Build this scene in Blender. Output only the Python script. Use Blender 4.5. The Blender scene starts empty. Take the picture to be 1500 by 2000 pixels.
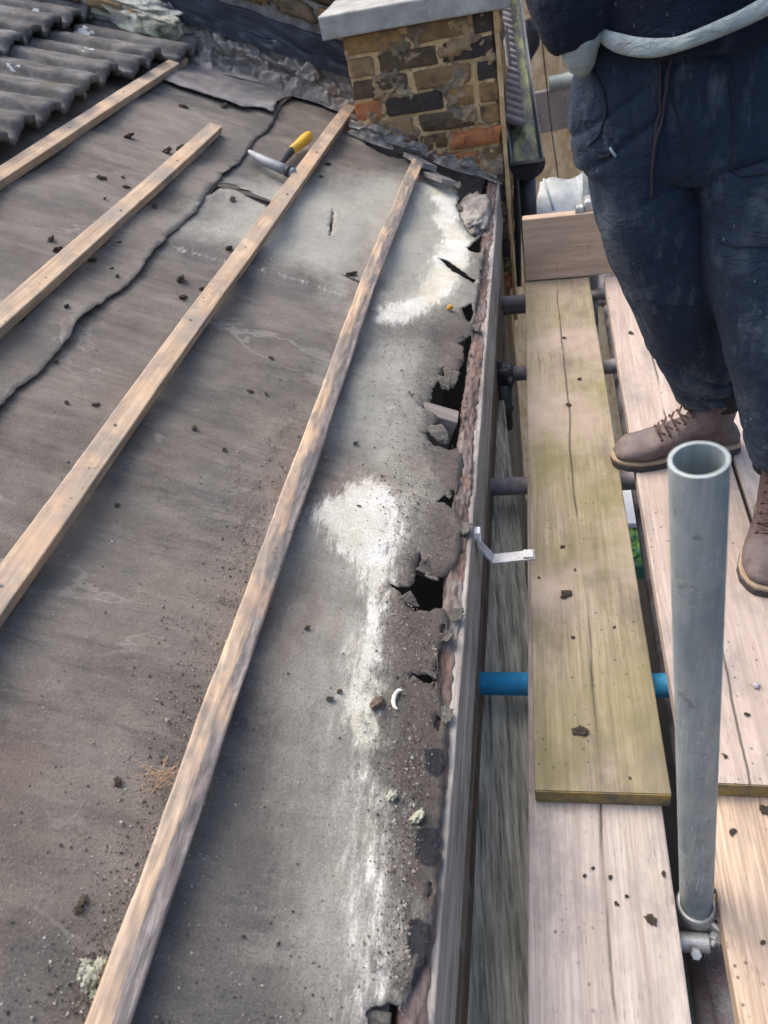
import bpy, bmesh, math, random
import numpy as np
from mathutils import Vector, Matrix, noise as mn
from mathutils.geometry import delaunay_2d_cdt
random.seed(4)
sc = bpy.context.scene
R = math.radians

# ------------------------------------------------------------------ camera
def unit(v):
    v = Vector(v); v.normalize(); return v
CY = unit((280, 1350, -1500))          # world Y (along the eave) seen in camera axes
CZ = unit((-400, 1750, 1500))          # world Z
CX = CY.cross(CZ); CX.normalize()
CAM = Vector((0, 0, 1.24))
rot = Matrix((CX, CY, CZ))             # camera -> world
cd = bpy.data.cameras.new('camera'); cam = bpy.data.objects.new('camera', cd)
sc.collection.objects.link(cam); sc.camera = cam
cam.matrix_world = Matrix.Translation(CAM) @ rot.to_4x4()
cd.sensor_fit = 'VERTICAL'; cd.sensor_height = 36; cd.sensor_width = 27; cd.lens = 27
cd.clip_start = 0.02; cd.clip_end = 400
cd.dof.use_dof = True; cd.dof.focus_distance = 1.5; cd.dof.aperture_fstop = 6.5
sc.render.resolution_x = 768; sc.render.resolution_y = 1024

# ------------------------------------------------------------------ light
w = bpy.data.worlds.new('World'); sc.world = w; w.use_nodes = True
wn = w.node_tree.nodes; bg = wn['Background']
sky = wn.new('ShaderNodeTexSky'); sky.sky_type = 'NISHITA'; sky.sun_disc = False
SUN_EL, SUN_AZ = 58, 300
sky.sun_elevation = R(SUN_EL); sky.sun_rotation = R(SUN_AZ); sky.air_density = 1.0; sky.dust_density = 6.0; sky.ozone_density = 1.0
w.node_tree.links.new(sky.outputs[0], bg.inputs[0]); bg.inputs[1].default_value = 0.15
sd = bpy.data.lights.new('sun', 'SUN'); sd.energy = 0.5; sd.angle = R(50); sd.color = (1, .98, .96)
so = bpy.data.objects.new('sun', sd); sc.collection.objects.link(so)
sdir = Vector((math.sin(R(SUN_AZ)) * math.cos(R(SUN_EL)), math.cos(R(SUN_AZ)) * math.cos(R(SUN_EL)), math.sin(R(SUN_EL))))
so.rotation_euler = sdir.to_track_quat('Z', 'Y').to_euler()
sc.view_settings.view_transform = 'Standard'; sc.view_settings.look = 'None'
sc.view_settings.exposure = 1.15; sc.view_settings.gamma = 1

# ------------------------------------------------------------------ survey helpers: a photo position turned into a place in the world
def ray(px, py): return rot @ Vector((px - 750, 1000 - py, -1500))
def atZ(px, py, z): d = ray(px, py); return CAM + d * ((z - CAM.z) / d.z)
def atY(px, py, y): d = ray(px, py); return CAM + d * (y / d.y)
TH = R(24); TT = math.tan(TH); EX, EZ = -.155, .24
def zr(x): return EZ + TT * (EX - x)
def onR(px, py, off=0):
    d = ray(px, py); # z = EZ+TT*(EX-x)+off
    t = (EZ + TT * EX + off - CAM.z) / (d.z + TT * d.x)
    return CAM + d * t
def rxy(l): return [tuple(onR(*p)[:2]) for p in l]
NRM = Vector((math.sin(TH), 0, math.cos(TH)))
RAFT = [1.464 + k * .4 for k in range(-5, 5)]

# ------------------------------------------------------------------ mesh helpers
def link(o, parent=None):
    sc.collection.objects.link(o)
    if parent: o.parent = parent
    return o
def mesh(name, v, f, mat=None, parent=None, smooth=False, attrs=None):
    me = bpy.data.meshes.new(name); me.from_pydata([tuple(p) for p in v], [], f); me.update()
    if mat: me.materials.append(mat)
    if smooth: me.polygons.foreach_set('use_smooth', [True] * len(me.polygons))
    if attrs:
        for k, a in attrs.items():
            at = me.attributes.new(k, 'FLOAT', 'POINT'); at.data.foreach_set('value', list(map(float, a)))
    return link(bpy.data.objects.new(name, me), parent)
def empty(name, loc=(0, 0, 0), rz=0):
    o = bpy.data.objects.new(name, None); o.location = loc; o.rotation_euler.z = rz; o.empty_display_size = .05
    return link(o)
def tag(o, label=None, cat=None, group=None, kind=None):
    if label: o['label'] = label
    if cat: o['category'] = cat
    if group: o['group'] = group
    if kind or cat: o['kind'] = kind or 'thing'
    return o
def fnz(p, s, seed=0):
    return mn.noise(Vector((p[0] * s + seed * 17.3, p[1] * s - seed * 5.1, p[2] * s + seed * 9.7)))
def loft(rings, close=True, caps=True):
    n = len(rings[0]); v = [p for r in rings for p in r]; f = []
    for i in range(len(rings) - 1):
        for j in range(n if close else n - 1):
            k = (j + 1) % n
            f.append((i * n + j, i * n + k, (i + 1) * n + k, (i + 1) * n + j))
    if caps and close:
        f.append(tuple(range(n - 1, -1, -1))); b = (len(rings) - 1) * n; f.append(tuple(b + j for j in range(n)))
    return v, f
def rrect(w, h, r, nx, nz):
    """rounded rectangle outline, w x h, centred"""
    pts = []
    a, b = w / 2 - r, h / 2 - r
    def lin(p, q, n): return [(p[0] + (q[0] - p[0]) * i / n, p[1] + (q[1] - p[1]) * i / n) for i in range(n)]
    c = [(a, b), (-a, b), (-a, -b), (a, -b)]
    for i, (cx, cz) in enumerate(c):
        for k in range(3):
            t = math.pi / 2 * (i + k / 2)
            if k < 2 or True: pts.append((cx + r * math.cos(t), cz + r * math.sin(t)))
        nxt = c[(i + 1) % 4]; t = math.pi / 2 * (i + 1)
        p = pts[-1]; q = (nxt[0] + r * math.cos(t), nxt[1] + r * math.sin(t))
        n = nx if i % 2 == 0 else nz
        pts += lin(p, q, n)[1:]
    return pts
def beam_vf(L, w, h, r=.003, seg=60, nx=4, nz=3, amp=.001, sc_=12, seed=0, bend=None, fine=0, wane=None):
    prof = rrect(w, h, r, nx, nz); rings = []
    for i in range(seg + 1):
        y = L * i / seg; ring = []
        bx, bz = bend(y) if bend else (0, 0)
        for (x, z) in prof:
            p = Vector((x, y, z))
            if wane: x, z = wane(x, z, y)
            d = amp * fnz((p.x, p.y * .35, p.z), sc_, seed) + fine * fnz((p.x, p.y * .5, p.z), sc_ * 5, seed + 3)
            k = Vector((x, 0, z)); k = k.normalized() if k.length > 0 else k
            ring.append(Vector((x + k.x * d + bx, y, z + k.z * d + bz)))
        rings.append(ring)
    return loft(rings)
def tube_vf(path, r, n=20, hollow=0, caps=True):
    path = [Vector(p) for p in path]; rings = []
    rr = r if hasattr(r, '__len__') else [r] * len(path)
    T0 = (path[1] - path[0]).normalized()
    u = T0.orthogonal().normalized()
    for i, p in enumerate(path):
        T = (path[min(i + 1, len(path) - 1)] - path[max(i - 1, 0)]).normalized()
        u = (u - T * u.dot(T)).normalized(); v = T.cross(u)
        rings.append([p + (u * math.cos(2 * math.pi * k / n) + v * math.sin(2 * math.pi * k / n)) * rr[i] for k in range(n)])
    if hollow:
        inner = [[p + (q - p) * ((rr[i] - hollow) / rr[i]) for q in rings[i]] for i, p in enumerate(path)]
        inner = inner[::-1]
        allr = rings + inner + [rings[0]]
        v, f = loft(allr[:-1], caps=False); m = len(allr) - 2
        for j in range(n): k = (j + 1) % n; f.append((m * n + j, m * n + k, k, j))
        return v, f
    return loft(rings, caps=caps)
def tube(name, path, r, mat, parent=None, n=20, hollow=0):
    v, f = tube_vf(path, r, n, hollow); return mesh(name, v, f, mat, parent, smooth=True)
class MB:
    def __init__(s): s.v = []; s.f = []; s.c = []
    def add(s, v, f, c=0):
        b = len(s.v); s.v += [Vector(p) for p in v]; s.f += [tuple(i + b for i in q) for q in f]; s.c += [c] * len(v); return s
    def box(s, a, b, M=None, c=0, jit=0):
        v = [Vector((x, y, z)) for x in (a[0], b[0]) for y in (a[1], b[1]) for z in (a[2], b[2])]
        if jit: v = [p + Vector([random.uniform(-jit, jit) for _ in range(3)]) for p in v]
        if M: v = [M @ p for p in v]
        return s.add(v, [(0, 1, 3, 2), (4, 6, 7, 5), (0, 4, 5, 1), (2, 3, 7, 6), (0, 2, 6, 4), (1, 5, 7, 3)], c)
    def rock(s, c0, size, M=None, c=0, n=6, amp=.12, sq=.55, seed=None):
        """rough rounded block: a superellipsoid with noise"""
        seed = random.random() * 99 if seed is None else seed
        v = []; rows = []
        for i in range(n * 2 + 1):
            t = -math.pi / 2 + math.pi * i / (2 * n); 
            for j in range(n * 4):
                a = 2 * math.pi * j / (n * 4)
                def sp(q, e): return math.copysign(abs(q) ** e, q)
                p = Vector((sp(math.cos(t), sq) * sp(math.cos(a), sq), sp(math.cos(t), sq) * sp(math.sin(a), sq), sp(math.sin(t), sq)))
                k = 1 + amp * mn.noise(p * 2.1 + Vector((seed, 0, 0))) + amp * .6 * mn.noise(p * 5 + Vector((0, seed, 0))) + amp * .35 * mn.noise(p * 11 + Vector((0, seed, 0)))
                q = Vector((p.x * k * size[0] / 2, p.y * k * size[1] / 2, p.z * k * size[2] / 2)) + Vector(c0)
                v.append(M @ q if M else q)
        m = n * 4; f = []
        for i in range(2 * n):
            for j in range(m):
                k = (j + 1) % m; f.append((i * m + j, i * m + k, (i + 1) * m + k, (i + 1) * m + j))
        return s.add(v, f, c)
    def build(s, name, mat, parent=None, smooth=False, bevel=0):
        o = mesh(name, s.v, s.f, mat, parent, smooth, {'tone': s.c})
        if bevel:
            b = o.modifiers.new('b', 'BEVEL'); b.width = bevel; b.segments = 2
        return o

# ------------------------------------------------------------------ material helpers
class NT:
    def __init__(s, name, rough=.8, metal=0, spec=.3):
        s.m = bpy.data.materials.new(name); s.m.use_nodes = True; s.t = s.m.node_tree; s.N = s.t.nodes
        s.b = s.N['Principled BSDF']; s.b.inputs['Roughness'].default_value = rough; s.b.inputs['Metallic'].default_value = metal
        s.b.inputs['Specular IOR Level'].default_value = spec
        tc = s.N.new('ShaderNodeTexCoord'); oi = s.N.new('ShaderNodeObjectInfo')
        mu = s.N.new('ShaderNodeVectorMath'); mu.operation = 'MULTIPLY_ADD'
        cmb = s.N.new('ShaderNodeCombineXYZ')
        for i in range(3): s.t.links.new(oi.outputs['Random'], cmb.inputs[i])
        s.t.links.new(cmb.outputs[0], mu.inputs[0]); mu.inputs[1].default_value = (7.3, 13.1, 5.7)
        s.t.links.new(tc.outputs['Object'], mu.inputs[2]); s.vec = mu.outputs[0]; s.obj = tc.outputs['Object']; s.rnd = oi.outputs['Random']
    def lk(s, a, b):
        if isinstance(a, (int, float)): b.default_value = a
        elif isinstance(a, tuple): b.default_value = a if len(a) == len(b.default_value) else a + (1,)
        else: s.t.links.new(a, b)
    def sv(s, x, y, z, vec=None):
        n = s.N.new('ShaderNodeVectorMath'); n.operation = 'MULTIPLY'; s.lk(vec or s.vec, n.inputs[0]); n.inputs[1].default_value = (x, y, z); return n.outputs[0]
    def noise(s, scale, detail=5, rough=.6, vec=None, dist=0):
        n = s.N.new('ShaderNodeTexNoise'); s.lk(vec or s.vec, n.inputs['Vector']); n.inputs['Scale'].default_value = scale
        n.inputs['Detail'].default_value = detail; n.inputs['Roughness'].default_value = rough; n.inputs['Distortion'].default_value = dist
        return n.outputs[0]
    def voro(s, scale, feat='F1', vec=None, out=0, rand=1):
        n = s.N.new('ShaderNodeTexVoronoi'); n.feature = feat; s.lk(vec or s.vec, n.inputs['Vector']); n.inputs['Scale'].default_value = scale
        n.inputs['Randomness'].default_value = rand
        return n.outputs[out]
    def ramp(s, fac, stops, interp='LINEAR'):
        n = s.N.new('ShaderNodeValToRGB'); n.color_ramp.interpolation = interp; e = n.color_ramp.elements
        while len(e) < len(stops): e.new(.5)
        for i, (p, c) in enumerate(stops):
            e[i].position = p; e[i].color = (c, c, c, 1) if isinstance(c, (int, float)) else tuple(c) + (1,)
        s.lk(fac, n.inputs[0]); return n.outputs[0]
    def mix(s, fac, a, b, mode='MIX'):
        n = s.N.new('ShaderNodeMix'); n.data_type = 'RGBA'; n.blend_type = mode
        s.lk(fac, n.inputs[0]); s.lk(a, n.inputs[6]); s.lk(b, n.inputs[7]); return n.outputs[2]
    def ma(s, op, a, b=0, c=0, clamp=False):
        n = s.N.new('ShaderNodeMath'); n.operation = op; n.use_clamp = clamp
        s.lk(a, n.inputs[0]); s.lk(b, n.inputs[1]); s.lk(c, n.inputs[2]); return n.outputs[0]
    def attr(s, name):
        n = s.N.new('ShaderNodeAttribute'); n.attribute_name = name; return n.outputs['Fac']
    def xyz(s, vec=None):
        n = s.N.new('ShaderNodeSeparateXYZ'); s.lk(vec or s.obj, n.inputs[0]); return n.outputs
    def bump(s, h, strength=.5, dist=.01):
        n = s.N.new('ShaderNodeBump'); n.inputs['Strength'].default_value = strength; n.inputs['Distance'].default_value = dist
        s.lk(h, n.inputs['Height']); 
        if s.b.inputs['Normal'].links: s.t.links.new(s.b.inputs['Normal'].links[0].from_socket, n.inputs['Normal'])
        s.t.links.new(n.outputs[0], s.b.inputs['Normal']); return s
    def col(s, c): s.lk(c, s.b.inputs['Base Color']); return s
    def rgh(s, c): s.lk(c, s.b.inputs['Roughness']); return s

def felt_mat(name, dark=(.088, .078, .068), light=(.235, .205, .175)):
    m = NT(name, .75, spec=.35)
    big = m.noise(2.2, 6, .65, m.sv(1, 1.6, 1)); mid = m.noise(13, 7, .75)
    streak = m.noise(5, 5, .6, m.sv(.8, 5.5, .8), .3)
    f = m.ma('ADD', m.ma('MULTIPLY', big, .45), m.ma('ADD', m.ma('MULTIPLY', mid, .25), m.ma('MULTIPLY', streak, .3)))
    c = m.ramp(f, [(.38, dark), (.5, tuple((a + b) / 2 for a, b in zip(dark, light))), (.62, light)])
    # bluish dark damp patches and reddish dirt
    c = m.mix(m.ramp(m.noise(1.7, 4, .6), [(.48, 0), (.62, .7)]), c, (.075, .081, .082))
    c = m.mix(m.ramp(m.noise(3.3, 5, .7, m.sv(1.1, .9, 1)), [(.54, 0), (.7, .5)]), c, (.17, .125, .105))
    cr_ = m.ma('ABSOLUTE', m.ma('SUBTRACT', m.noise(2.6, 5, .55, m.sv(.7, 1.8, .7), .6), .5))
    c = m.mix(m.ma('MULTIPLY', m.ramp(cr_, [(.002, 1), (.012, 0)]), m.ramp(m.noise(4, 3), [(.48, 0), (.6, .5)])), c, (.34, .32, .29))
    c = m.mix(m.ramp(m.noise(6, 7, .75, m.sv(.7, 2.2, .7)), [(.52, 0), (.66, .55)]), c, (.23, .21, .19))
    c = m.mix(m.ramp(m.noise(7, 7, .75, m.sv(.6, 2.6, .6), .4), [(.55, 0), (.68, .6)]), c, (.065, .062, .06))
    # brown dirt near the eave (attribute) and general mask fields
    na = m.noise(26, 7, .75); nb = m.noise(90, 4, .7)
    br = m.ma('ADD', m.attr('dirt'), m.ma('MULTIPLY_ADD', na, 1.2, -.6))
    c = m.mix(m.ramp(br, [(.35, 0), (.75, .85)]), c, m.mix(nb, (.15, .125, .112), (.38, .325, .295)))
    pale = m.ma('ADD', m.attr('pale'), m.ma('MULTIPLY_ADD', m.noise(14, 7, .75, m.sv(1.5, .6, 1)), 1.1, -.55))
    c = m.mix(m.ramp(pale, [(.25, 0), (.95, .85)]), c, (.42, .42, .365))
    li = m.ma('ADD', m.attr('lime'), m.ma('MULTIPLY_ADD', m.noise(34, 8, .8, m.sv(2.1, .5, 1)), 1.3, -.65))
    c = m.mix(m.ramp(li, [(.28, 0), (.43, .35), (.51, .85), (.75, 1)]), c, m.mix(m.ramp(m.noise(8, 6, .7), [(.35, 0), (.6, 1)]), (.60, .58, .46), (.82, .82, .77)))
    dk = m.ma('ADD', m.ma('MULTIPLY', m.attr('dark'), 1.5), m.ma('MULTIPLY_ADD', na, .8, -.4))
    c = m.mix(m.ramp(dk, [(.4, 0), (.6, .95)]), c, (.04, .043, .055))
    # grit: pale and dark specks
    v = m.voro(330); sp = m.ramp(v, [(.05, 1), (.13, 0)]); gate = m.ramp(m.noise(16, 4, .7), [(.45, 0), (.62, 1)])
    c = m.mix(m.ma('MULTIPLY', m.ma('MULTIPLY', sp, gate), .7), c, (.62, .6, .55))
    v2 = m.voro(210, vec=m.sv(1.2, .8, 1)); sp2 = m.ramp(v2, [(.06, 1), (.2, 0)])
    c = m.mix(m.ma('MULTIPLY', sp2, m.ramp(m.noise(11, 4, .7), [(.42, .1), (.6, .85)])), c, (.05, .045, .04))
    c = m.mix(.6, c, m.ramp(m.noise(380, 3, .85), [(.3, (.35, .34, .33)), (.62, (1.1, 1.1, 1.1))]), 'MULTIPLY')
    c = m.mix(m.ramp(m.noise(240, 3, .85), [(.62, 0), (.72, .5)]), c, (.42, .40, .37))
    m.col(c); m.rgh(m.ramp(m.noise(5, 4), [(.35, .55), (.65, .85)]))
    m.bump(m.noise(1, 5, .6, m.sv(4, 16, 4), .5), .7, .012); m.bump(m.noise(300, 4, .8), .8, .0025); m.bump(m.noise(40, 7, .75), .7, .005)
    m.bump(m.ma('MULTIPLY', m.noise(75, 6, .8), m.ramp(br, [(.35, 0), (.7, 1)])), 1, .010)
    return m.m
M = {}
M['felt'] = felt_mat('felt weathered')
M['slate_felt'] = felt_mat('felt dark', (.10, .098, .105), (.34, .33, .335))

def wood_mat(name, c0, c1, dirt=(.12, .11, .105), dfac=.6, grain=1, green=None, crack=None, wet=None, gscale=1.0, rough=.75, bark=False, patch=0, flk=.5):
    m = NT(name, rough, spec=.25)
    g = m.noise(1, 8, .65, m.sv(55 * gscale, 2.5 * gscale, 55 * gscale), .6)
    g2 = m.noise(1, 5, .6, m.sv(210 * gscale, 7, 210 * gscale))
    c = m.ramp(g, [(.3, c0), (.68, c1)])
    c = m.mix(.55 * grain, c, m.ramp(g2, [(.3, (.45, .42, .4)), (.62, (1, 1, 1))]), 'MULTIPLY')
    d = m.noise(9, 6, .65, m.sv(1, .55, 1)); c = m.mix(m.ma('MULTIPLY', m.ramp(d, [(.47, 0), (.66, 1)]), dfac), c, dirt)
    if bark:
        bf = m.ma('ADD', m.attr('bark'), m.ma('MULTIPLY_ADD', m.noise(60, 6, .7), .9, -.45))
        c = m.mix(m.ramp(bf, [(.4, 0), (.6, .95)]), c, m.ramp(m.noise(1, 7, .75, m.sv(110, 25, 110), 1), [(.3, (.09, .08, .075)), (.55, (.22, .195, .185)), (.75, (.42, .38, .36))]))
    if green:
        c = m.mix(m.ramp(m.noise(3.2, 5, .65), [(.40, 0), (.68, green[3])]), c, green[:3])
    if wet: c = m.mix(m.ramp(m.noise(2.3, 4, .6, m.sv(1, 1.2, 1)), [(.48, 0), (.66, wet[3])]), c, wet[:3])
    if crack is not None:
        x, y, z = m.xyz()
        wob = m.ma('MULTIPLY_ADD', m.noise(2.2, 6, .55, m.sv(0, 1, 0)), .034, -.017)
        dx = m.ma('ABSOLUTE', m.ma('SUBTRACT', m.ma('ADD', x, wob), crack))
        c = m.mix(m.ma('MULTIPLY', m.ramp(dx, [(.0004, .95), (.0013, 0)]), m.ramp(m.noise(2.6, 3, .6), [(.42, .15), (.52, 1)])), c, (.03, .025, .02))
    fl_ = m.ma('MULTIPLY', m.ramp(m.voro(1, vec=m.sv(230, 34, 230)), [(.16, 1), (.34, 0)]), m.ramp(m.noise(13, 4, .7), [(.46, 0), (.62, flk)]))
    c = m.mix(fl_, c, (.15, .12, .10))
    if patch:
        c = m.mix(m.ramp(m.noise(1, 4, .6, m.sv(9, 8, 9)), [(.47, 0), (.56, patch)]), c, (.215, .195, .175))
        c = m.mix(m.ramp(m.noise(1, 4, .6, m.sv(7, 5, 7)), [(.56, 0), (.68, .6)]), c, (.60, .40, .25))
    # specks of grit and moss
    sp = m.ma('MULTIPLY', m.ramp(m.voro(60), [(.10, 1), (.2, 0)]), m.ramp(m.noise(7, 3), [(.5, 0), (.6, .8)]))
    c = m.mix(sp, c, (.07, .06, .05))
    m.col(c); m.bump(g2, .55 * grain, .0016); m.bump(g, .4 * grain, .003)
    return m.m
def streak_wood(name, *a, **k):
    m = NT(name, .85, spec=.2); wv = m.sv(75, 4.5, 75); g = m.noise(1, 7, .65, wv, .7); g2 = m.noise(1, 5, .65, m.sv(190, 14, 190), .4)
    c = m.ramp(m.ma('ADD', m.ma('MULTIPLY', g, .7), m.ma('MULTIPLY', g2, .3)), [(.38, (.14, .145, .125)), (.46, (.36, .355, .30)), (.54, (.58, .56, .46)), (.62, (.78, .75, .63))])
    c = m.mix(m.ramp(m.noise(4, 6, .7), [(.5, 0), (.68, .55)]), c, (.22, .23, .17)); c = m.mix(m.ramp(m.noise(5, 5, .7, m.sv(2, .7, 1)), [(.62, 0), (.7, .6)]), c, (.25, .13, .08))
    m.col(c); m.bump(g, 1, .008); m.bump(g2, .7, .003); return m.m
M['batten'] = wood_mat('batten sawn', (.37, .26, .165), (.60, .46, .325), (.23, .215, .20), .75, .7, patch=.45)
M['batten_wane'] = wood_mat('batten with bark', (.38, .27, .18), (.62, .48, .35), (.21, .195, .18), .85, .7, bark=True, patch=.7)
M['board_green'] = wood_mat('board green stained', (.21, .175, .115), (.39, .33, .225), (.13, .108, .08), .9, 1.1, green=(.19, .17, .065, .75), crack=.0, wet=(.38, .305, .25, .9))
M['board_pink'] = wood_mat('board pale pinkish', (.36, .305, .265), (.57, .51, .46), (.23, .205, .19), .85, .8, crack=.012)
M['board_pink_plain'] = wood_mat('board pinkish worn', (.35, .28, .235), (.53, .445, .385), (.24, .21, .195), .7, .6, crack=-.012)
M['board_sawn'] = wood_mat('board coarse sawn', (.42, .31, .22), (.66, .52, .39), (.25, .2, .17), .5, 1.4)
M['end_yellow'] = wood_mat('board end yellow paint', (.13, .11, .085), (.42, .29, .06), (.07, .075, .075), .8, .6, gscale=.3)
M['toe'] = wood_mat('toe board', (.42, .30, .21), (.62, .47, .35), (.35, .27, .22), .4, .35)
M['old_wood'] = streak_wood('weathered grey plank', (.16, .155, .125), (.66, .64, .53), (.14, .14, .13), .3, 1.2, gscale=.7)
M['fascia'] = wood_mat('fascia flaking', (.17, .155, .14), (.46, .44, .41), (.10, .09, .085), .75, 1.1)
M['rafter'] = wood_mat('rafter old', (.16, .14, .13), (.30, .27, .25), (.08, .07, .07), .5, .6)

def rot_mat():
    m = NT('rotten eaves wood', .9, spec=.15)
    g = m.noise(1, 8, .7, m.sv(60, 9, 60), 1.0)
    c = m.ramp(g, [(.3, (.06, .046, .042)), (.5, (.145, .11, .10)), (.72, (.28, .235, .215))])
    c = m.mix(m.ramp(m.noise(5, 6, .75), [(.50, 0), (.66, .75)]), c, (.27, .15, .105))
    c = m.mix(m.ramp(m.noise(8, 6, .7, m.sv(1, .6, 1)), [(.52, 0), (.62, .75)]), c, (.24, .235, .225))
    c = m.mix(m.ramp(m.voro(120), [(.05, .8), (.16, 0)]), c, (.05, .04, .04))
    m.col(c); m.bump(g, .9, .006); m.bump(m.noise(120, 5, .7), .7, .003); return m.m
M['rot'] = rot_mat()

def metal_mat(name, c0, c1, rough=.45, metal=.6, stain=None, streaks=True):
    m = NT(name, rough, metal, .4)
    f = m.noise(14, 6, .65, m.sv(1, 1, .25) if streaks else None)
    c = m.ramp(f, [(.34, c0), (.66, c1)])
    c = m.mix(m.ramp(m.noise(1, 5, .6, m.sv(160, 160, 3)), [(.5, 0), (.75, .35)]), c, tuple(a * .5 for a in c0))
    if stain: c = m.mix(m.ramp(m.noise(11, 6, .7), [(.5, 0), (.62, stain[3])]), c, stain[:3])
    c = m.mix(m.ma('MULTIPLY', m.ramp(m.noise(1, 6, .7, m.sv(320, 320, 9)), [(.52, 0), (.62, .6)]), m.ramp(m.noise(8, 3), [(.4, 0), (.6, 1)])), c, tuple(min(1, a * 1.5) for a in c1))
    c = m.mix(m.ramp(m.noise(34, 6, .75), [(.60, 0), (.68, .65)]), c, (.13, .115, .10))
    c = m.mix(m.ma('MULTIPLY', m.ramp(m.voro(90), [(.12, .9), (.25, 0)]), m.ramp(m.noise(7, 3), [(.5, 0), (.6, 1)])), c, (.50, .50, .47))
    m.col(c); m.rgh(m.ramp(m.noise(22, 4), [(.3, rough - .1), (.7, rough + .25)])); m.bump(m.noise(90, 5, .7), .25, .0015); return m.m
M['galv'] = metal_mat('galvanised tube', (.17, .215, .23), (.36, .40, .395), .55, .3, (.42, .44, .41, .55))
M['galv_pale'] = metal_mat('clamp steel', (.34, .36, .36), (.62, .63, .61), .4, .6, (.2, .14, .1, .5))  # paler steel for the clamps
M['tube_grey'] = metal_mat('old tube', (.27, .255, .27), (.56, .54, .56), .6, .05, (.24, .13, .12, .6))
M['tube_blue'] = metal_mat('blue painted tube', (.045, .40, .80), (.08, .50, .88), .5, .1, (.22, .13, .12, .7))
M['coupler'] = metal_mat('coupler dark', (.05, .05, .055), (.18, .17, .17), .5, .5)
M['white_bracket'] = metal_mat('bracket grey', (.26, .26, .265), (.46, .46, .465), .5, .1, (.2, .18, .17, .6))
M['steel'] = metal_mat('hammer steel', (.19, .20, .22), (.36, .38, .41), .55, .3)

def plain(name, c, rough=.6, metal=0, var=.25, scale=12, spec=.4, bump=.2):
    m = NT(name, rough, metal, spec); f = m.noise(scale, 6, .65)
    m.col(m.ramp(f, [(.3, tuple(a * (1 - var) for a in c)), (.7, tuple(min(1, a * (1 + var)) for a in c))]))
    if bump: m.bump(m.noise(scale * 8, 4, .7), bump, .002)
    return m.m
M['yellow'] = plain('yellow grip', (.62, .36, .035), .5, var=.15, scale=20)
M['black_rubber'] = plain('black rubber', (.025, .027, .032), .6)
M['black_plastic'] = plain('black gutter plastic', (.035, .038, .046), .3, var=.3)
M['sheen_plastic'] = plain('gutter plastic sky sheen', (.13, .15, .175), .35, var=.3)  # blue-grey imitates sky reflected on the black gutter
M['white_plastic'] = plain('white plastic', (.72, .74, .76), .5, var=.1)
M['shade_black'] = plain('loft shade black', (.02, .018, .017), .95)  # near-black colour stands in for the shade inside the loft
M['moss'] = plain('moss dark', (.075, .06, .043), .95, var=.6, scale=60, bump=.8)
M['lichen'] = plain('lichen pale', (.36, .37, .29), .95, var=.3, scale=70, bump=.8)
M['shell'] = plain('shell white', (.62, .6, .5), .7, var=.2, scale=80)
M['straw'] = plain('straw', (.30, .20, .12), .8)
M['stone_brown'] = plain('brown pebble', (.12, .085, .065), .8, var=.4, scale=50)
M['orange'] = plain('orange bit', (.62, .32, .03), .7)
M['green_plastic'] = plain('green tray', (.05, .16, .10), .5)
M['leaf'] = plain('leaves', (.08, .19, .04), .7, var=.5, scale=30)
M['lead'] = plain('lead flashing', (.035, .045, .062), .5, var=.5, scale=6, bump=.4)

def mossy_gutter():
    m = NT('gutter moss run', .4); x = m.noise(1, 6, .7, m.sv(30, 5, 30))
    m.col(m.ramp(x, [(.44, (.05, .055, .065)), (.56, (.19, .21, .09)), (.7, (.28, .29, .16))])); m.bump(m.noise(90, 5), .5, .003); return m.m
M['gutter_moss'] = mossy_gutter()

def brick_mat(name, cols, mort=None, dark=.5):
    m = NT(name, .92, spec=.15); t = m.attr('tone')
    c = m.ramp(t, [(i / (len(cols) - 1), q) for i, q in enumerate(cols)])
    n1 = m.noise(22, 8, .72); c = m.mix(.7, c, m.ramp(n1, [(.3, (.4, .38, .36)), (.6, (1.15, 1.1, 1.05))]), 'MULTIPLY')
    c = m.mix(m.ramp(m.noise(9, 6, .7), [(.52, 0), (.66, dark)]), c, (.035, .038, .05))
    c = m.mix(m.ramp(m.noise(16, 7, .75), [(.6, 0), (.7, .6)]), c, (.40, .36, .27))
    m.col(c); m.bump(m.noise(50, 8, .75), 1, .006); return m.m
M['brick'] = brick_mat('stock brick', [(.07, .062, .055), (.32, .215, .10), (.56, .34, .14), (.17, .135, .085), (.50, .21, .095), (.34, .24, .135)], dark=.7)
def mortar_mat(name, a, b, dk=.5):
    m = NT(name, .95, spec=.1); c = m.ramp(m.noise(18, 8, .7), [(.3, a), (.65, b)])
    c = m.mix(m.ramp(m.noise(7, 6, .7), [(.5, 0), (.66, dk)]), c, (.06, .06, .065)); m.col(c); m.bump(m.noise(70, 8, .75), 1, .005); return m.m
M['mortar'] = mortar_mat('lime mortar', (.42, .27, .12), (.74, .56, .32), .3)
M['mortar_grey'] = mortar_mat('grey render', (.15, .142, .135), (.40, .37, .335), .45)
def smear_mat():
    m = NT('mortar smear sooty', .95, spec=.1); x, y, z = m.xyz(); c = m.ramp(m.noise(14, 8, .75), [(.3, (.26, .17, .09)), (.55, (.50, .37, .22)), (.7, (.62, .54, .40))])
    c = m.mix(m.ramp(m.noise(6, 7, .7), [(.42, 0), (.56, .9)]), c, (.17, .15, .125)); c = m.mix(m.ramp(m.noise(8, 5, .7), [(.58, 0), (.66, .9)]), c, (.40, .16, .075))
    m.col(c); m.bump(m.noise(60, 8, .8), 1, .006); return m.m
M['smear'] = smear_mat()
M['coping'] = mortar_mat('coping concrete', (.28, .28, .26), (.46, .46, .43), .25)
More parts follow.
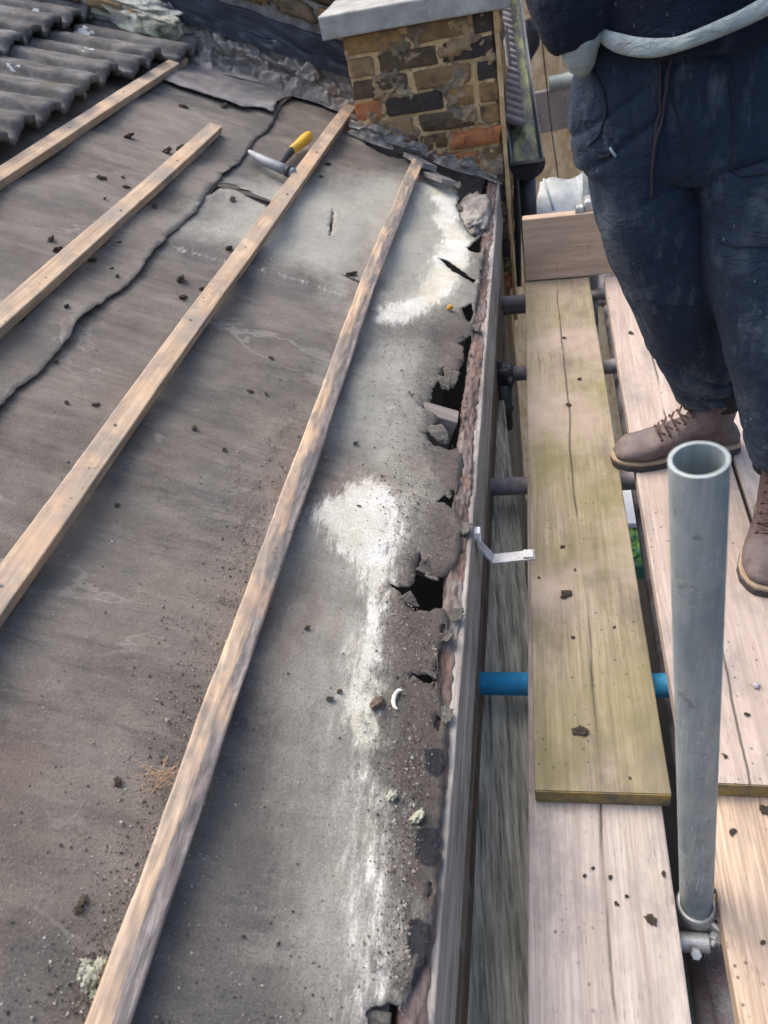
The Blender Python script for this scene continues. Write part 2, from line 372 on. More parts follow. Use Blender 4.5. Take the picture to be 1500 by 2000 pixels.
def lichen_stone():
    m = NT('lichen crusted mortar', .95, spec=.1)
    c = m.ramp(m.noise(9, 8, .7), [(.32, (.50, .50, .38)), (.55, (.80, .79, .68))])
    c = m.mix(m.ramp(m.noise(5, 8, .8), [(.57, 0), (.62, .7)]), c, (.22, .23, .14)); m.col(c); m.bump(m.noise(30, 8, .8), 1, .02); return m.m
M['lichen_stone'] = lichen_stone()
def tile_mat():
    m = NT('concrete tile', .9, spec=.2)
    c = m.ramp(m.noise(10, 8, .7), [(.3, (.065, .064, .066)), (.5, (.13, .125, .12)), (.68, (.24, .23, .22))])
    c = m.mix(m.ramp(m.noise(6, 6, .7), [(.56, 0), (.7, .6)]), c, (.13, .13, .07))
    c = m.mix(m.ramp(m.noise(9, 4, .6), [(.655, 0), (.68, .9)]), c, (.62, .64, .64))
    c = m.mix(m.ramp(m.voro(110), [(.06, .6), (.16, 0)]), c, (.26, .25, .22))
    m.col(c); m.bump(m.noise(60, 8, .8), 1, .005); return m.m
M['tile'] = tile_mat()
def wallbrick():
    m = NT('house wall brick', .95); bt = m.N.new('ShaderNodeTexBrick'); x, y, z = m.xyz()
    cb = m.N.new('ShaderNodeCombineXYZ'); m.lk(y, cb.inputs[0]); m.lk(z, cb.inputs[1]); m.lk(cb.outputs[0], bt.inputs['Vector'])
    bt.inputs['Scale'].default_value = 1; bt.inputs['Brick Width'].default_value = .225; bt.inputs['Row Height'].default_value = .075; bt.inputs['Mortar Size'].default_value = .01
    bt.inputs['Color1'].default_value = (.20, .12, .075, 1); bt.inputs['Color2'].default_value = (.28, .2, .12, 1); bt.inputs['Mortar'].default_value = (.3, .27, .22, 1)
    m.col(m.mix(.8, bt.outputs[0], m.ramp(m.noise(9, 7, .7), [(.3, (.3, .3, .3)), (.7, (1, 1, 1))]), 'MULTIPLY')); m.bump(bt.outputs[1], -.5, .01); return m.m
M['wallbrick'] = wallbrick()
def osb():
    m = NT('strand board', .8, spec=.2)
    v = m.voro(42, vec=m.sv(1, 1, .45), out=1); c = m.mix(m.ma('MULTIPLY', m.xyz(v)[0], 1), (.74, .50, .27), (.95, .77, .52))
    c = m.mix(.6, c, m.ramp(m.noise(30, 5, .7, m.sv(1, 1, .5)), [(.3, (.7, .66, .6)), (.6, (1, 1, 1))]), 'MULTIPLY'); m.col(c); m.bump(m.noise(60), .3, .002); return m.m
M['osb'] = osb()
def cloth(name, a, b, dust, dscale=6, amt=.5):
    m = NT(name, .92, spec=.12); m.b.inputs['Sheen Weight'].default_value = .05
    c = m.ramp(m.noise(5, 6, .65), [(.3, a), (.7, b)])
    c = m.mix(m.ramp(m.noise(dscale, 7, .72, m.sv(1, 1, .6)), [(.52, 0), (.72, amt)]), c, dust)
    c = m.mix(m.ramp(m.noise(19, 5, .65, m.sv(1.5, 1, .55)), [(.56, 0), (.74, .5)]), c, tuple(q * 1.1 for q in dust))
    c = m.mix(m.ma('MULTIPLY', m.ramp(m.voro(60, vec=m.sv(1.6, 1, .6)), [(.07, .5), (.16, 0)]), m.ramp(m.noise(5, 3), [(.5, 0), (.6, 1)])), c, tuple(q * 2.2 for q in dust))
    m.col(c); m.bump(m.noise(700, 2), .3, .0012); m.bump(m.noise(16, 5, .6, m.sv(1, 1, 1.9), 1.6), 1, .010); m.bump(m.noise(45, 4, .6, m.sv(1, 1, 1.6), 1.2), .4, .004); return m.m
M['trouser'] = cloth('navy work trouser', (.013, .022, .040), (.028, .044, .070), (.13, .155, .175), 6, .7)
M['jacket'] = cloth('navy jacket', (.006, .009, .020), (.012, .017, .032), (.05, .06, .08), 5, .25)
M['hem'] = cloth('pale ribbed hem', (.26, .31, .31), (.46, .52, .51), (.15, .17, .17), 14, .6)
M['cord'] = plain('cord dark', (.03, .022, .03), .9)
M['sock'] = plain('cuff black', (.012, .014, .02), .9)
def leather():
    m = NT('boot leather', .62, spec=.3); c = m.ramp(m.noise(12, 7, .7), [(.3, (.068, .042, .042)), (.7, (.14, .092, .088))])
    c = m.mix(m.ramp(m.noise(6, 6, .7), [(.44, 0), (.66, .65)]), c, (.20, .175, .16)); m.col(c); m.bump(m.noise(120, 5, .7), .5, .002); m.bump(m.noise(30, 5, .6, dist=1.2), .8, .006); return m.m
M['leather'] = leather()
M['sole'] = plain('boot sole', (.05, .045, .045), .85, var=.4)
M['midsole'] = plain('boot welt tan', (.33, .25, .17), .8, var=.4)
M['lace'] = plain('laces', (.10, .06, .05), .9, var=.5, scale=90)
M['skin'] = plain('skin', (.48, .29, .21), .55, var=.1)
M['hair'] = plain('hair', (.04, .025, .018), .8, var=.4)
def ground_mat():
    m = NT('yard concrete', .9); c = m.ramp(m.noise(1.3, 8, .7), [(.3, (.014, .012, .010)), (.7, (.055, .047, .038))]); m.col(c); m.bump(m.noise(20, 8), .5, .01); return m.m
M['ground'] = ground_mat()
M['wall_render'] = plain('rendered wall', (.50, .50, .49), .9, var=.12, scale=4)

# ------------------------------------------------------------------ setting: ground
GZ = -2.9
tag(mesh('ground', [(-60, -60, GZ), (60, -60, GZ), (60, 60, GZ), (-60, 60, GZ)], [(0, 1, 2, 3)], M['ground']), kind='structure')

# ------------------------------------------------------------------ house wall below the eaves and the loft void
hw = MB(); hw.box((-.29, -1.2, GZ), (-.165, 3.6, .028)); o = hw.build('house_wall', M['wallbrick'])
tag(o, 'brick house wall in shadow below the rotten eaves', 'wall')
lf = MB(); lf.box((-3.4, -1.2, -.34), (-.292, 3.3, -.30)); o = lf.build('loft_floor', M['shade_black']); tag(o, kind='structure')  # unseen floor added, painted black so holes in the felt stay dark
lf = MB(); lf.box((-.30, -1.2, .030), (EX - .012, 3.05, .042)); o = lf.build('soffit_light_block', M['shade_black']); tag(o, 'unseen dark soffit board added to keep light out under the fascia', 'soffit board')  # added to stop light entering the loft below the fascia

# rafters under the felt
for i, y in enumerate(RAFT):
    L = 3.2; v, f = beam_vf(L, .047, .10, .003, 30, amp=.002, seed=i)
    o = mesh('rafter', v, f, M['rafter'])
    # local Y runs up the slope
    up = Vector((-math.cos(TH), 0, math.sin(TH))); zax = NRM; xax = up.cross(zax)
    Mx = Matrix((xax, up, zax)).transposed().to_4x4()
    p = Vector((-.20, y, zr(-.20))) - NRM * (.05 + .016)
    o.matrix_world = Matrix.Translation(p) @ Mx
    lab = 'old timber rafter showing through the large torn hole at the eaves' if abs(y - 1.464) < .01 else 'old timber rafter hidden under the felt'
    tag(o, lab, 'rafter', 'rafters under the felt')

# ------------------------------------------------------------------ felt sheets
def inpoly(px, py, poly):
    x = np.asarray(px); y = np.asarray(py); ins = np.zeros(x.shape, bool); n = len(poly)
    for i in range(n):
        x1, y1 = poly[i]; x2, y2 = poly[(i + 1) % n]
        if y1 == y2: continue
        c = ((y1 > y) != (y2 > y)) & (x < (x2 - x1) * (y - y1) / (y2 - y1) + x1); ins ^= c
    return ins
def dist(px, py, poly, closed=True):
    x = np.asarray(px); y = np.asarray(py); d = np.full(x.shape, 1e9); n = len(poly)
    for i in range(n if closed else n - 1):
        ax, ay = poly[i]; bx, by = poly[(i + 1) % n]; dx, dy = bx - ax, by - ay; L = dx * dx + dy * dy + 1e-12
        t = np.clip(((x - ax) * dx + (y - ay) * dy) / L, 0, 1); d = np.minimum(d, np.hypot(x - ax - t * dx, y - ay - t * dy))
    return d
def sdf(x, y, poly):
    d = dist(x, y, poly); return np.where(inpoly(x, y, poly), d, -d)
def dens(poly, step, jag=0, seed=0):
    out = []; n = len(poly)
    for i in range(n):
        a = Vector(poly[i]); b = Vector(poly[(i + 1) % n]); k = max(1, int((b - a).length / step))
        for j in range(k):
            p = a + (b - a) * j / k
            if jag and 0 < j: p += Vector((mn.noise(Vector((p.x * 90, p.y * 90, seed))) + .6 * mn.noise(Vector((p.x * 230, p.y * 230, seed))), mn.noise(Vector((p.x * 90, p.y * 90, seed + 9))) + .6 * mn.noise(Vector((p.x * 230, p.y * 230, seed + 9))))) * jag
            out.append((p.x, p.y))
    return out

HOLES_PX = [
 [(752, 1129), (775, 1137), (798, 1136), (808, 1122), (811, 1100), (821, 1070), (827, 1096), (840, 1110), (844, 1128), (852, 1126), (878, 1116), (878, 1186), (850, 1183), (840, 1189), (806, 1184), (797, 1170), (780, 1150)],
 [(919, 650), (893, 660), (904, 675), (906, 700), (894, 714), (876, 722), (866, 712), (862, 700), (856, 730), (842, 757), (838, 776), (822, 786), (848, 793), (856, 806), (848, 824), (830, 836), (844, 860), (897, 858), (907, 800), (914, 735), (923, 675)],
 [(913, 486), (942, 455), (946, 470), (940, 497), (918, 494)],
 [(853, 503), (880, 512), (905, 530), (930, 546), (926, 558), (900, 539), (872, 519)],
 [(885, 950), (873, 967), (850, 982), (870, 986), (882, 997), (889, 975), (889, 958)],
 [(852, 1283), (850, 1300), (837, 1313), (817, 1317), (805, 1311), (795, 1323), (807, 1316), (823, 1328), (840, 1333), (847, 1328), (848, 1350), (854, 1318)],
 [(710, 1982), (723, 1973), (747, 1967), (760, 1960), (782, 1963), (780, 2000), (770, 2030), (727, 2010)],
 [(400, 383), (430, 360), (460, 361), (490, 377), (530, 394), (527, 402), (490, 388), (458, 372), (432, 369)],
 [(648, 404), (653, 420), (646, 455), (642, 455), (648, 425)],
 [(670, 528), (700, 540), (712, 556), (690, 548)],
 [(900, 600), (921, 590), (926, 612), (916, 630), (908, 618)],
 [(905, 356), (893, 372), (898, 392), (905, 404), (915, 396), (912, 372)],
 [(862, 1215), (872, 1222), (868, 1240), (858, 1236)],
 [(852, 1392), (862, 1400), (858, 1432), (850, 1425)],
 [(838, 1720), (846, 1725), (842, 1760), (835, 1755)],
 [(798, 760), (812, 775), (828, 790), (815, 781), (803, 770)],
]
HOLES = [rxy(h) for h in HOLES_PX]
LIME = [rxy(p) for p in [
 [(600, 1000), (640, 975), (690, 945), (715, 922), (755, 945), (778, 985), (782, 1040), (765, 1090), (748, 1150), (745, 1250), (735, 1350), (748, 1450), (705, 1450), (668, 1400), (700, 1250), (718, 1150), (690, 1095), (640, 1045)],
 [(830, 335), (880, 368), (903, 400), (893, 430), (920, 470), (910, 520), (882, 560), (845, 600), (790, 630), (735, 627), (738, 603), (798, 588), (825, 540), (848, 500), (868, 460), (846, 420), (855, 400), (815, 350)],
 [(330, 474), (470, 510), (600, 548), (690, 580), (690, 588), (600, 558), (470, 520), (330, 484)],
 [(540, 790), (548, 810), (530, 840), (500, 850), (528, 830)],
 [(690, 1440), (760, 1480), (800, 1560), (790, 1700), (832, 1780), (800, 1900), (775, 2060), (655, 2060), (675, 1700), (655, 1560)],
]]
LW = [.05, .04, .022, .02, .07]
LA = [.86, .88, .44, .42, .55]
PALE = [rxy(p) for p in [
 [(560, 1020), (700, 1080), (720, 1300), (740, 1600), (800, 1900), (700, 2050), (580, 1900), (600, 1600), (560, 1350), (640, 1200)],
 [(640, 520), (740, 640), (800, 650), (860, 700), (840, 780), (800, 900), (860, 950), (800, 1090), (760, 930), (700, 900), (650, 800), (690, 650)],
 [(640, 350), (830, 320), (930, 460), (920, 600), (740, 640), (700, 500)],
 [(540, 330), (700, 370), (760, 420), (700, 560), (520, 500), (340, 440), (400, 400)]]]
DIRT = [rxy(p) for p in [
 [(860, 600), (930, 600), (915, 900), (900, 1200), (870, 1500), (840, 2050), (760, 2050), (760, 1700), (740, 1450), (745, 1250), (800, 1050), (850, 900), (820, 740)],
 [(500, 870), (640, 620), (700, 500), (600, 760), (430, 1270), (380, 1450), (270, 1640), (250, 1600), (400, 1150)]]]
DARK = [rxy(p) for p in [
 [(834, 1466), (862, 1466), (866, 1500), (852, 1518), (836, 1500)], [(820, 1622), (853, 1620), (855, 1678), (832, 1690), (812, 1668)], [(802, 1800), (835, 1800), (838, 1842), (822, 1868), (798, 1852)], [(815, 1880), (832, 1875), (822, 1930), (806, 1930)]]]
SEAM = [(-120, 935), (0, 812), (75, 722), (150, 642), (225, 575), (300, 492), (322, 478), (350, 440), (400, 382), (430, 358), (455, 322), (490, 288), (520, 250), (535, 232), (560, 200), (585, 172)]
SEAMW = rxy(SEAM)
def felt_h(x, y, lay=0):
    d = 0
    k = (y - 1.464) / .4; c = math.cos(2 * math.pi * k)
    up = min(1, max(0, (-x - .2) / .15))
    d += (-.008 + .008 * c) * (.12 + .88 * up)
    if x > -1.5: d -= .0028 * math.exp(-abs(mn.noise(Vector((x * 1.3, y * 6.5, 31)))) / .05)
    d += .006 * mn.noise(Vector((x * 3, y * 3.5, lay))) + .0035 * mn.noise(Vector((x * 6, y * 14, lay + 5))) + .0018 * mn.noise(Vector((x * 25, y * 25, lay)))
    return d
def felt(name, outline, holes, lay, mat, res=.012, off=0, fine=None, extra=None, lift=.0035):
    xs = [p[0] for p in outline]; ys = [p[1] for p in outline]
    out = dens(outline, res * .8, .004 if lay else .006, 1)
    hs = [dens(h, .0028, .0036, 3 + i) for i, h in enumerate(holes)]
    gx = np.arange(min(xs), max(xs), res); gy = np.arange(min(ys), max(ys), res)
    X, Y = np.meshgrid(gx, gy); X = X.ravel(); Y = Y.ravel()
    rng = np.random.default_rng(2); X = X + rng.uniform(-.25, .25, X.shape) * res; Y = Y + rng.uniform(-.25, .25, Y.shape) * res
    ok = inpoly(X, Y, out) & (dist(X, Y, out) > res * .4)
    X, Y = X[ok], Y[ok]
    for h in hs:
        bx = [p[0] for p in h]; by = [p[1] for p in h]
        near = (X > min(bx) - .03) & (X < max(bx) + .03) & (Y > min(by) - .03) & (Y < max(by) + .03)
        bad = np.zeros(X.shape, bool)
        bad[near] = inpoly(X[near], Y[near], h) | (dist(X[near], Y[near], h) < .003)
        X, Y = X[~bad], Y[~bad]
        # finer rings of points round each hole
    pts = list(out); edges = [(i, (i + 1) % len(out)) for i in range(len(out))]
    for h in hs:
        b = len(pts); pts += h; edges += [(b + i, b + (i + 1) % len(h)) for i in range(len(h))]
    pts += list(zip(X.tolist(), Y.tolist()))
    vs, es, fs, _, _, _ = delaunay_2d_cdt([Vector(p) for p in pts], edges, [], 0, 1e-7, False)
    V = np.array([(p[0], p[1]) for p in vs]); F = np.array([tuple(f) for f in fs if len(f) == 3])
    C = V[F].mean(1); keep = inpoly(C[:, 0], C[:, 1], out)
    for h in hs: keep &= ~inpoly(C[:, 0], C[:, 1], h)
    F = F[keep]; used = np.unique(F); remap = -np.ones(len(V), int); remap[used] = np.arange(len(used)); V = V[used]; F = remap[F]
    x, y = V[:, 0], V[:, 1]
    dh = np.full(len(x), 1e9)
    for h in hs: dh = np.minimum(dh, dist(x, y, h))
    lime = np.zeros(len(x)) 
    for LW_i, (p, wd) in enumerate(zip(LIME, LW)): lime = np.maximum(lime, np.clip(.5 + sdf(x, y, p) / wd * .5, 0, 1) * (LA[LW_i]))
    pale = np.zeros(len(x)); dirt = np.zeros(len(x)); dark = np.zeros(len(x))
    for p in PALE: pale = np.maximum(pale, np.clip(.5 + sdf(x, y, p) / .22, 0, .9))
    for p in DIRT: dirt = np.maximum(dirt, np.clip(.42 + sdf(x, y, p) / .14, 0, .8) * (1 if p is DIRT[0] else .55))
    for p in DARK: dark = np.maximum(dark, np.clip(.5 + sdf(x, y, p) / .02, 0, 1))
    dbig = dist(x, y, holes[1]) if holes else np.full(len(x), 9.)
    dmain = dist(x, y, holes[0]) if holes else np.full(len(x), 9.)
    verts = []
    for i in range(len(x)):
        h = felt_h(x[i], y[i], 0) + off
        if extra: h += extra(x[i], y[i])
        h -= .022 * math.exp(-dbig[i] / .035) * (.6 + mn.noise(Vector((x[i] * 12, y[i] * 12, 6)))) + .007 * math.exp(-dmain[i] / .02)
        if dh[i] < .05: h += lift * math.exp(-dh[i] / .014) * (.5 + 1.8 * mn.noise(Vector((x[i] * 22, y[i] * 22, 4)))) 
        verts.append((x[i], y[i], zr(x[i]) + h))
    o = mesh(name, verts, [tuple(map(int, q)) for q in F], mat, smooth=True, attrs=dict(lime=lime, pale=pale, dirt=dirt, dark=dark))
    s = o.modifiers.new('s', 'SOLIDIFY'); s.thickness = .0025; s.offset = -1
    return o
# lower sheet: eaves to just past the lap
EDGE = [(945, 330), (880, 340), (893, 366), (897, 385), (890, 402), (903, 425), (915, 450), (926, 462), (943, 455), (946, 500), (938, 545), (930, 600), (924, 655), (915, 735), (908, 800), (898, 855), (905, 900), (900, 940), (891, 958), (890, 990), (905, 1030), (895, 1090), (872, 1122), (870, 1180), (875, 1210), (862, 1260), (855, 1285), (855, 1345), (868, 1400), (875, 1480), (868, 1520), (862, 1600), (858, 1700), (846, 1800), (835, 1880), (800, 1940), (785, 1965), (778, 2040), (760, 2150)]
low = rxy([(585, 172), (640, 160), (700, 180), (715, 280), (760, 300), (828, 312), (860, 335)] + EDGE[1:]) 
eave_end = low[-1]
low += [(eave_end[0], -.55), (-1.35, -.55)]
up_seam = [(p[0] - .10, p[1]) for p in SEAMW]
low += up_seam[:-2]
fl = felt('roofing_felt', low, HOLES, 0, M['felt'])
tag(fl, 'torn lower sheet of grey roofing felt with white lime patches along the eaves', 'roofing felt', 'sheets of roofing felt')
top_px = [(585, 172), (540, 165), (440, 128), (372, 108)]
def seamlift(x, y):
    d = 0
    dd = float(dist(np.array([x]), np.array([y]), SEAMW, False)[0]) if -1.3 < x else 1
    if dd < .06: d = .006 * math.exp(-dd / .02) * (.6 + 2.2 * mn.noise(Vector((x * 4, y * 4, 8))))
    return d
fu = felt('roofing_felt', SEAMW + rxy(top_px) + [(-2.9, 3.55), (-2.9, -.55), (-1.35, -.55)], [], 1, M['felt'], res=.016, off=.0075, extra=seamlift)
tag(fu, 'upper sheet of grey roofing felt under the top battens, lapped over the sheet below', 'roofing felt', 'sheets of roofing felt')
pc = rxy([(308, 158), (345, 172), (400, 190), (440, 203), (475, 216), (500, 216), (524, 222), (535, 228), (545, 215), (552, 200), (590, 180), (560, 160), (440, 122), (372, 100), (345, 110), (325, 135)])
pe = pc[:9]
def plift(x, y):
    dd = float(dist(np.array([x]), np.array([y]), pe, False)[0]); return .012 * math.exp(-dd / .03) * (.7 + mn.noise(Vector((x * 9, y * 9, 2)))) + .004 * mn.noise(Vector((x * 30, y * 12, 2)))
fp = felt('felt_patch', pc, [], 2, M['slate_felt'], off=.018, extra=plift)
tag(fp, 'scuffed dark felt patch with a black lifted edge below the old brick wall', 'felt patch')

def flap(px, py, ang, L_, W_, curl, seed):
    p = onR(px, py, .0); x0_, y0_ = p.x, p.y; v_ = []; f_ = []; nu, nv = 14, 8
    for i in range(nu + 1):
        t = i / nu; a_ = curl * t
        r_ = L_ * (math.sin(a_) / curl if curl else t); h_ = L_ * (1 - math.cos(a_)) / curl
        wv = W_ * (1 - .55 * t ** 2) * (1 + .35 * mn.noise(Vector((t * 5, seed, 0))))
        for j in range(nv + 1):
            q = (j / nv - .5) * wv; e = .004 * mn.noise(Vector((t * 6, q * 80, seed))) + (.010 * mn.noise(Vector((q * 160, seed, 9))) if i >= nu - 1 else 0)
            lx = r_ + (e if i >= nu - 1 else 0); X_ = x0_ + lx * math.cos(ang) - q * math.sin(ang); Y_ = y0_ + lx * math.sin(ang) + q * math.cos(ang)
            v_.append((X_, Y_, zr(X_) + .002 + h_ + e * .5 - .004))
    for i in range(nu):
        for j in range(nv): a_ = i * (nv + 1) + j; f_.append((a_, a_ + 1, a_ + nv + 2, a_ + nv + 1))
    o = mesh('torn_flap', v_, f_, M['felt'], fl, smooth=True, attrs=dict(lime=[0] * len(v_), pale=[.4] * len(v_), dirt=[.45] * len(v_), dark=[0] * len(v_))); m_ = o.modifiers.new('s', 'SOLIDIFY'); m_.thickness = .002; return o
for q in [(826, 1118, 1.3, .030, .024, 1.5, 1), (846, 1124, -1.9, .022, .022, 1.2, 2), (790, 1160, -.6, .022, .026, -1.1, 3), (884, 722, -1.7, .050, .035, -1.2, 4), (866, 735, -1.4, .035, .03, -1.0, 5), (846, 830, -.9, .045, .045, -.9, 6),
          (888, 362, .4, .03, .045, 1.2, 7), (892, 402, -.2, .03, .04, -1.1, 8), (915, 452, .3, .028, .035, 1.3, 9), (870, 968, 1.0, .018, .02, 1.4, 10), (880, 1200, .2, .025, .03, 1.0, 11), (868, 1240, -.4, .02, .025, 1.2, 12), (838, 1318, 1.2, .02, .02, 1.3, 13), (862, 1395, .1, .02, .03, .9, 14), (735, 1972, -1.5, .03, .03, -1.0, 15), (900, 1030, .2, .022, .035, 1.0, 16), (925, 640, .3, .022, .03, 1.1, 17), (475, 370, -1.2, .02, .05, 1.0, 18)]:
    flap(*q)

# ------------------------------------------------------------------ fascia and rotten eaves board
v, f = beam_vf(3.9, .022, .185, .004, 260, 3, 10, amp=.003, sc_=14, seed=3, fine=.0018)
v = [Vector((p.x, p.y, p.z - (.010 * max(0, mn.noise(Vector((p.y * 9, 1, 0)))) + .006 * max(0, mn.noise(Vector((p.y * 37, 5, 0)))) if p.z > .06 else 0))) for p in v]
fa = mesh('fascia_board', v, f, M['fascia'], smooth=False); fa.location = (EX - .011, -.8, EZ - .0925 - .006)
tag(fa, 'long weathered grey fascia board with flaking paint along the eaves', 'fascia board')
def rotbend(y): return (.004 * mn.noise(Vector((y * 2, 0, 3))), .004 * mn.noise(Vector((y * 3, 8, 3))))
v, f = beam_vf(3.9, .032, .030, .006, 520, 10, 4, amp=.0045, sc_=22, seed=9, bend=rotbend, fine=.004)
rb = mesh('eaves_board', v, f, M['rot'], smooth=False)
rb.location = (EX - .029, -.8, zr(EX - .029) - .026); rb.rotation_euler = (0, TH, 0)
tag(rb, 'rotten reddish brown eaves board crumbling behind the fascia', 'eaves board')

# ------------------------------------------------------------------ battens
def batten(c0, c1, label, w_=.044, h_=.025, seed=0, rough=False, mat='batten'):
    """from c0 to c1 on the roof, given as (x, y)"""
    a = Vector((c0[0], c0[1], zr(c0[0]))); b = Vector((c1[0], c1[1], zr(c1[0]))); L = (b - a).length
    ya = (b - a).normalized(); za = NRM; xa = ya.cross(za).normalized(); za = xa.cross(ya)
    bend = lambda y: (.006 * mn.noise(Vector((y * .9, seed, 0))), .002 * mn.noise(Vector((y * 1.2, seed, 5))))
    v, f = beam_vf(L, w_, h_, .0025, 150, 5, 3, amp=.0035 if rough else .0014, sc_=20 if rough else 12, seed=seed, bend=bend, fine=.001 if rough else .0004)
    o = mesh('roof_batten', v, f, M[mat], smooth=False)
    o.matrix_world = Matrix.Translation(a + NRM * (h_ / 2 + .006)) @ Matrix((xa, ya, za)).transposed().to_4x4()
    for yr in RAFT:
        if c0[1] + .03 < yr < c1[1] - .02 and (c1[1] - c0[1]) > .1:
            t = (yr - c0[1]) / (c1[1] - c0[1]); p = Vector((random.uniform(-.006, .006), L * t, 0)); bx, bz = bend(L * t); hz = h_ / 2 + bz
            v, f = tube_vf([(p.x + bx, p.y, hz - .006), (p.x + bx, p.y, hz + .0012)], .0032, 10); mesh('nail', v, f, M['coupler'], o)
    tag(o, label, 'batten', 'roof battens nailed across the felt'); return o
def bp(px, py): p = onR(px, py, .02); return (p.x, p.y)
def ext(a, b, t): return (a[0] + (b[0] - a[0]) * t, a[1] + (b[1] - a[1]) * t)
a = bp(0, 340); b = bp(352, 116); batten(ext(a, b, -.5), b, 'tan roof batten highest up the slope, just below the grey tiles', seed=1)
a = bp(0, 620); b = bp(415, 250); batten(ext(a, b, -.45), b, 'short tan roof batten ending in a clean sawn end on bare felt', seed=2)
a = bp(0, 1145); b = bp(680, 208); batten(ext(a, b, -.4), b, 'long tan roof batten with the hammer lying against it', seed=3, w_=.046)
# lowest batten: waney, grey bark on its eaves side
a = bp(600, 870); b = bp(815, 318); a2 = bp(210, 2000)
a2 = bp(209, 2000); pts4 = [ext(bp(350, 1600), a2, 1.8), a2, bp(350, 1600), bp(418, 1400), bp(524, 1100), bp(611, 860), bp(714, 562), b]
def batten4():
    P = [Vector((q[0], q[1])) for q in pts4]; cl = [0]
    for i in range(1, len(P)): cl.append(cl[-1] + (P[i] - P[i - 1]).length)
    v_ = []; rings = []; N_ = 260; prof = rrect(.041, .026, .003, 12, 6); rings2 = []
    for i in range(N_ + 1):
        s = cl[-1] * i / N_; k = max(j for j in range(len(cl)) if cl[j] <= s + 1e-9); k = min(k, len(P) - 2)
        t = (s - cl[k]) / (cl[k + 1] - cl[k]); c = P[k].lerp(P[k + 1], t); r = []
        for (x, z) in prof:
            wn_ = 0
            if x > 0 and z > 0: wn_ = (x / .023) * (.005 + .004 * mn.noise(Vector((s * 5, 0, 1)))) * min(1, max(0, 2.8 - s) * 2)
            n1 = .0028 * mn.noise(Vector((x * 50, s * 6, z * 50))) + .0016 * mn.noise(Vector((x * 120, s * 30, z * 120)))
            X = c.x + (x * math.cos(TH)) * (1 + n1 * 20); Z = zr(c.x) - x * math.sin(TH) + z + .017 - wn_ + n1
            r.append(Vector((X + z * math.sin(TH), c.y, Z)))
        rings.append(r)
    v, f = loft(rings); n = len(prof); bark = []
    for q in range(len(v)):
        x, z = prof[q % n]; s = cl[-1] * (q // n) / N_
        e_ = .003 + .010 * mn.noise(Vector((s * 5, 3, 0))) - .006 * (s > 2.6)
        bark.append(max(0, min(1, .5 + (x - e_) / .008)) * (1 if z > -.02 else .4) if s < 3.0 else 0)
    o = mesh('roof_batten', v, f, M['batten_wane'], attrs=dict(bark=bark))
    tag(o, 'lowest roof batten with grey bark along its side, nearest the eaves', 'batten', 'roof battens nailed across the felt')
batten4()

# ------------------------------------------------------------------ concrete tiles at the top left
def tile_mesh():
    W, L, T = .30, .42, .020; nx, ny = 60, 14; top = []; 
    def prof(u):   # u 0..1 across the width: three flat-topped rolls
        k = (u * 2) % 1; return .030 * (1 / (1 + math.exp(-(.30 - abs(k - .5)) * 30)))
    vs = []; 
    for s in (0, 1):
        for j in range(ny + 1):
            for i in range(nx + 1):
                u = i / nx; x = L * j / ny; y = W * u; z = prof(u) + (0 if s == 0 else -T)
                e = .007 * mn.noise(Vector((x * 14, y * 14, 3))) + .004 * mn.noise(Vector((x * 50, y * 50, 3)))
                xx = x + (.018 * mn.noise(Vector((y * 26, 0, 7))) + .010 * mn.noise(Vector((y * 70, 0, 7))) if j == ny else 0)
                vs.append((xx, y, z + e))
    f = []; n = nx + 1; o = (ny + 1) * n
    for j in range(ny):
        for i in range(nx):
            a_ = j * n + i; f.append((a_, a_ + n, a_ + n + 1, a_ + 1)); f.append((o + a_, o + a_ + 1, o + a_ + n + 1, o + a_ + n))
    for i in range(nx):
        a_ = ny * n + i; f.append((a_, o + a_, o + a_ + 1, a_ + 1)); f.append((i, i + 1, o + i + 1, o + i))
    for j in range(ny):
        a_ = j * n; f.append((a_, o + a_, o + a_ + n, a_ + n)); b_ = a_ + nx; f.append((b_, b_ + n, o + b_ + n, o + b_))
    return vs, f
tv, tf = tile_mesh()
tile0 = mesh('roof_tile', tv, tf, M['tile'], smooth=True)
NOSE = onR(0, 262, .06)        # lowest nose line
ords = ['first', 'second', 'third', 'fourth', 'fifth', 'sixth', 'seventh', 'eighth', 'ninth']
rows = ['lowest course', 'second course up', 'third course up', 'fourth course up']
first = True; tilt = math.atan(.034 / .33)
for r_ in range(4):
    for c_ in range(7):
        y0 = NOSE.y - .42 + c_ * .302 + (.0 if r_ % 2 == 0 else .0)
        if y0 > 3.34 - r_ * .02: continue
        nx_ = NOSE.x - .30 * r_ * 1.0 + random.uniform(-.008, .008)
        if r_ == 0 and c_ >= 4: nx_ += .035 + .05 * (c_ - 4)
        if r_ == 0 and c_ == 3: nx_ -= .01
        t_ = tile0 if first else tile0.copy()
        if not first: link(t_)
        first = False
        # tile local +x runs down the slope
        dn = Vector((math.cos(TH), 0, -math.sin(TH))); ya = Vector((0, 1, 0)); za = dn.cross(ya)
        Mx = Matrix((dn, ya, za)).transposed().to_4x4() @ Matrix.Rotation(-tilt + random.uniform(-.01, .01), 4, 'Y') @ Matrix.Rotation(random.uniform(-.015, .015), 4, 'Z')
        nose = Vector((nx_, y0, zr(nx_))) + za * .045
        t_.matrix_world = Matrix.Translation(nose) @ Mx @ Matrix.Translation((-.42, 0, 0))
        tag(t_, 'grey ribbed concrete roof tile, %s from the near end of the %s' % (ords[c_], rows[r_]), 'roof tile', 'concrete tiles left on the roof')

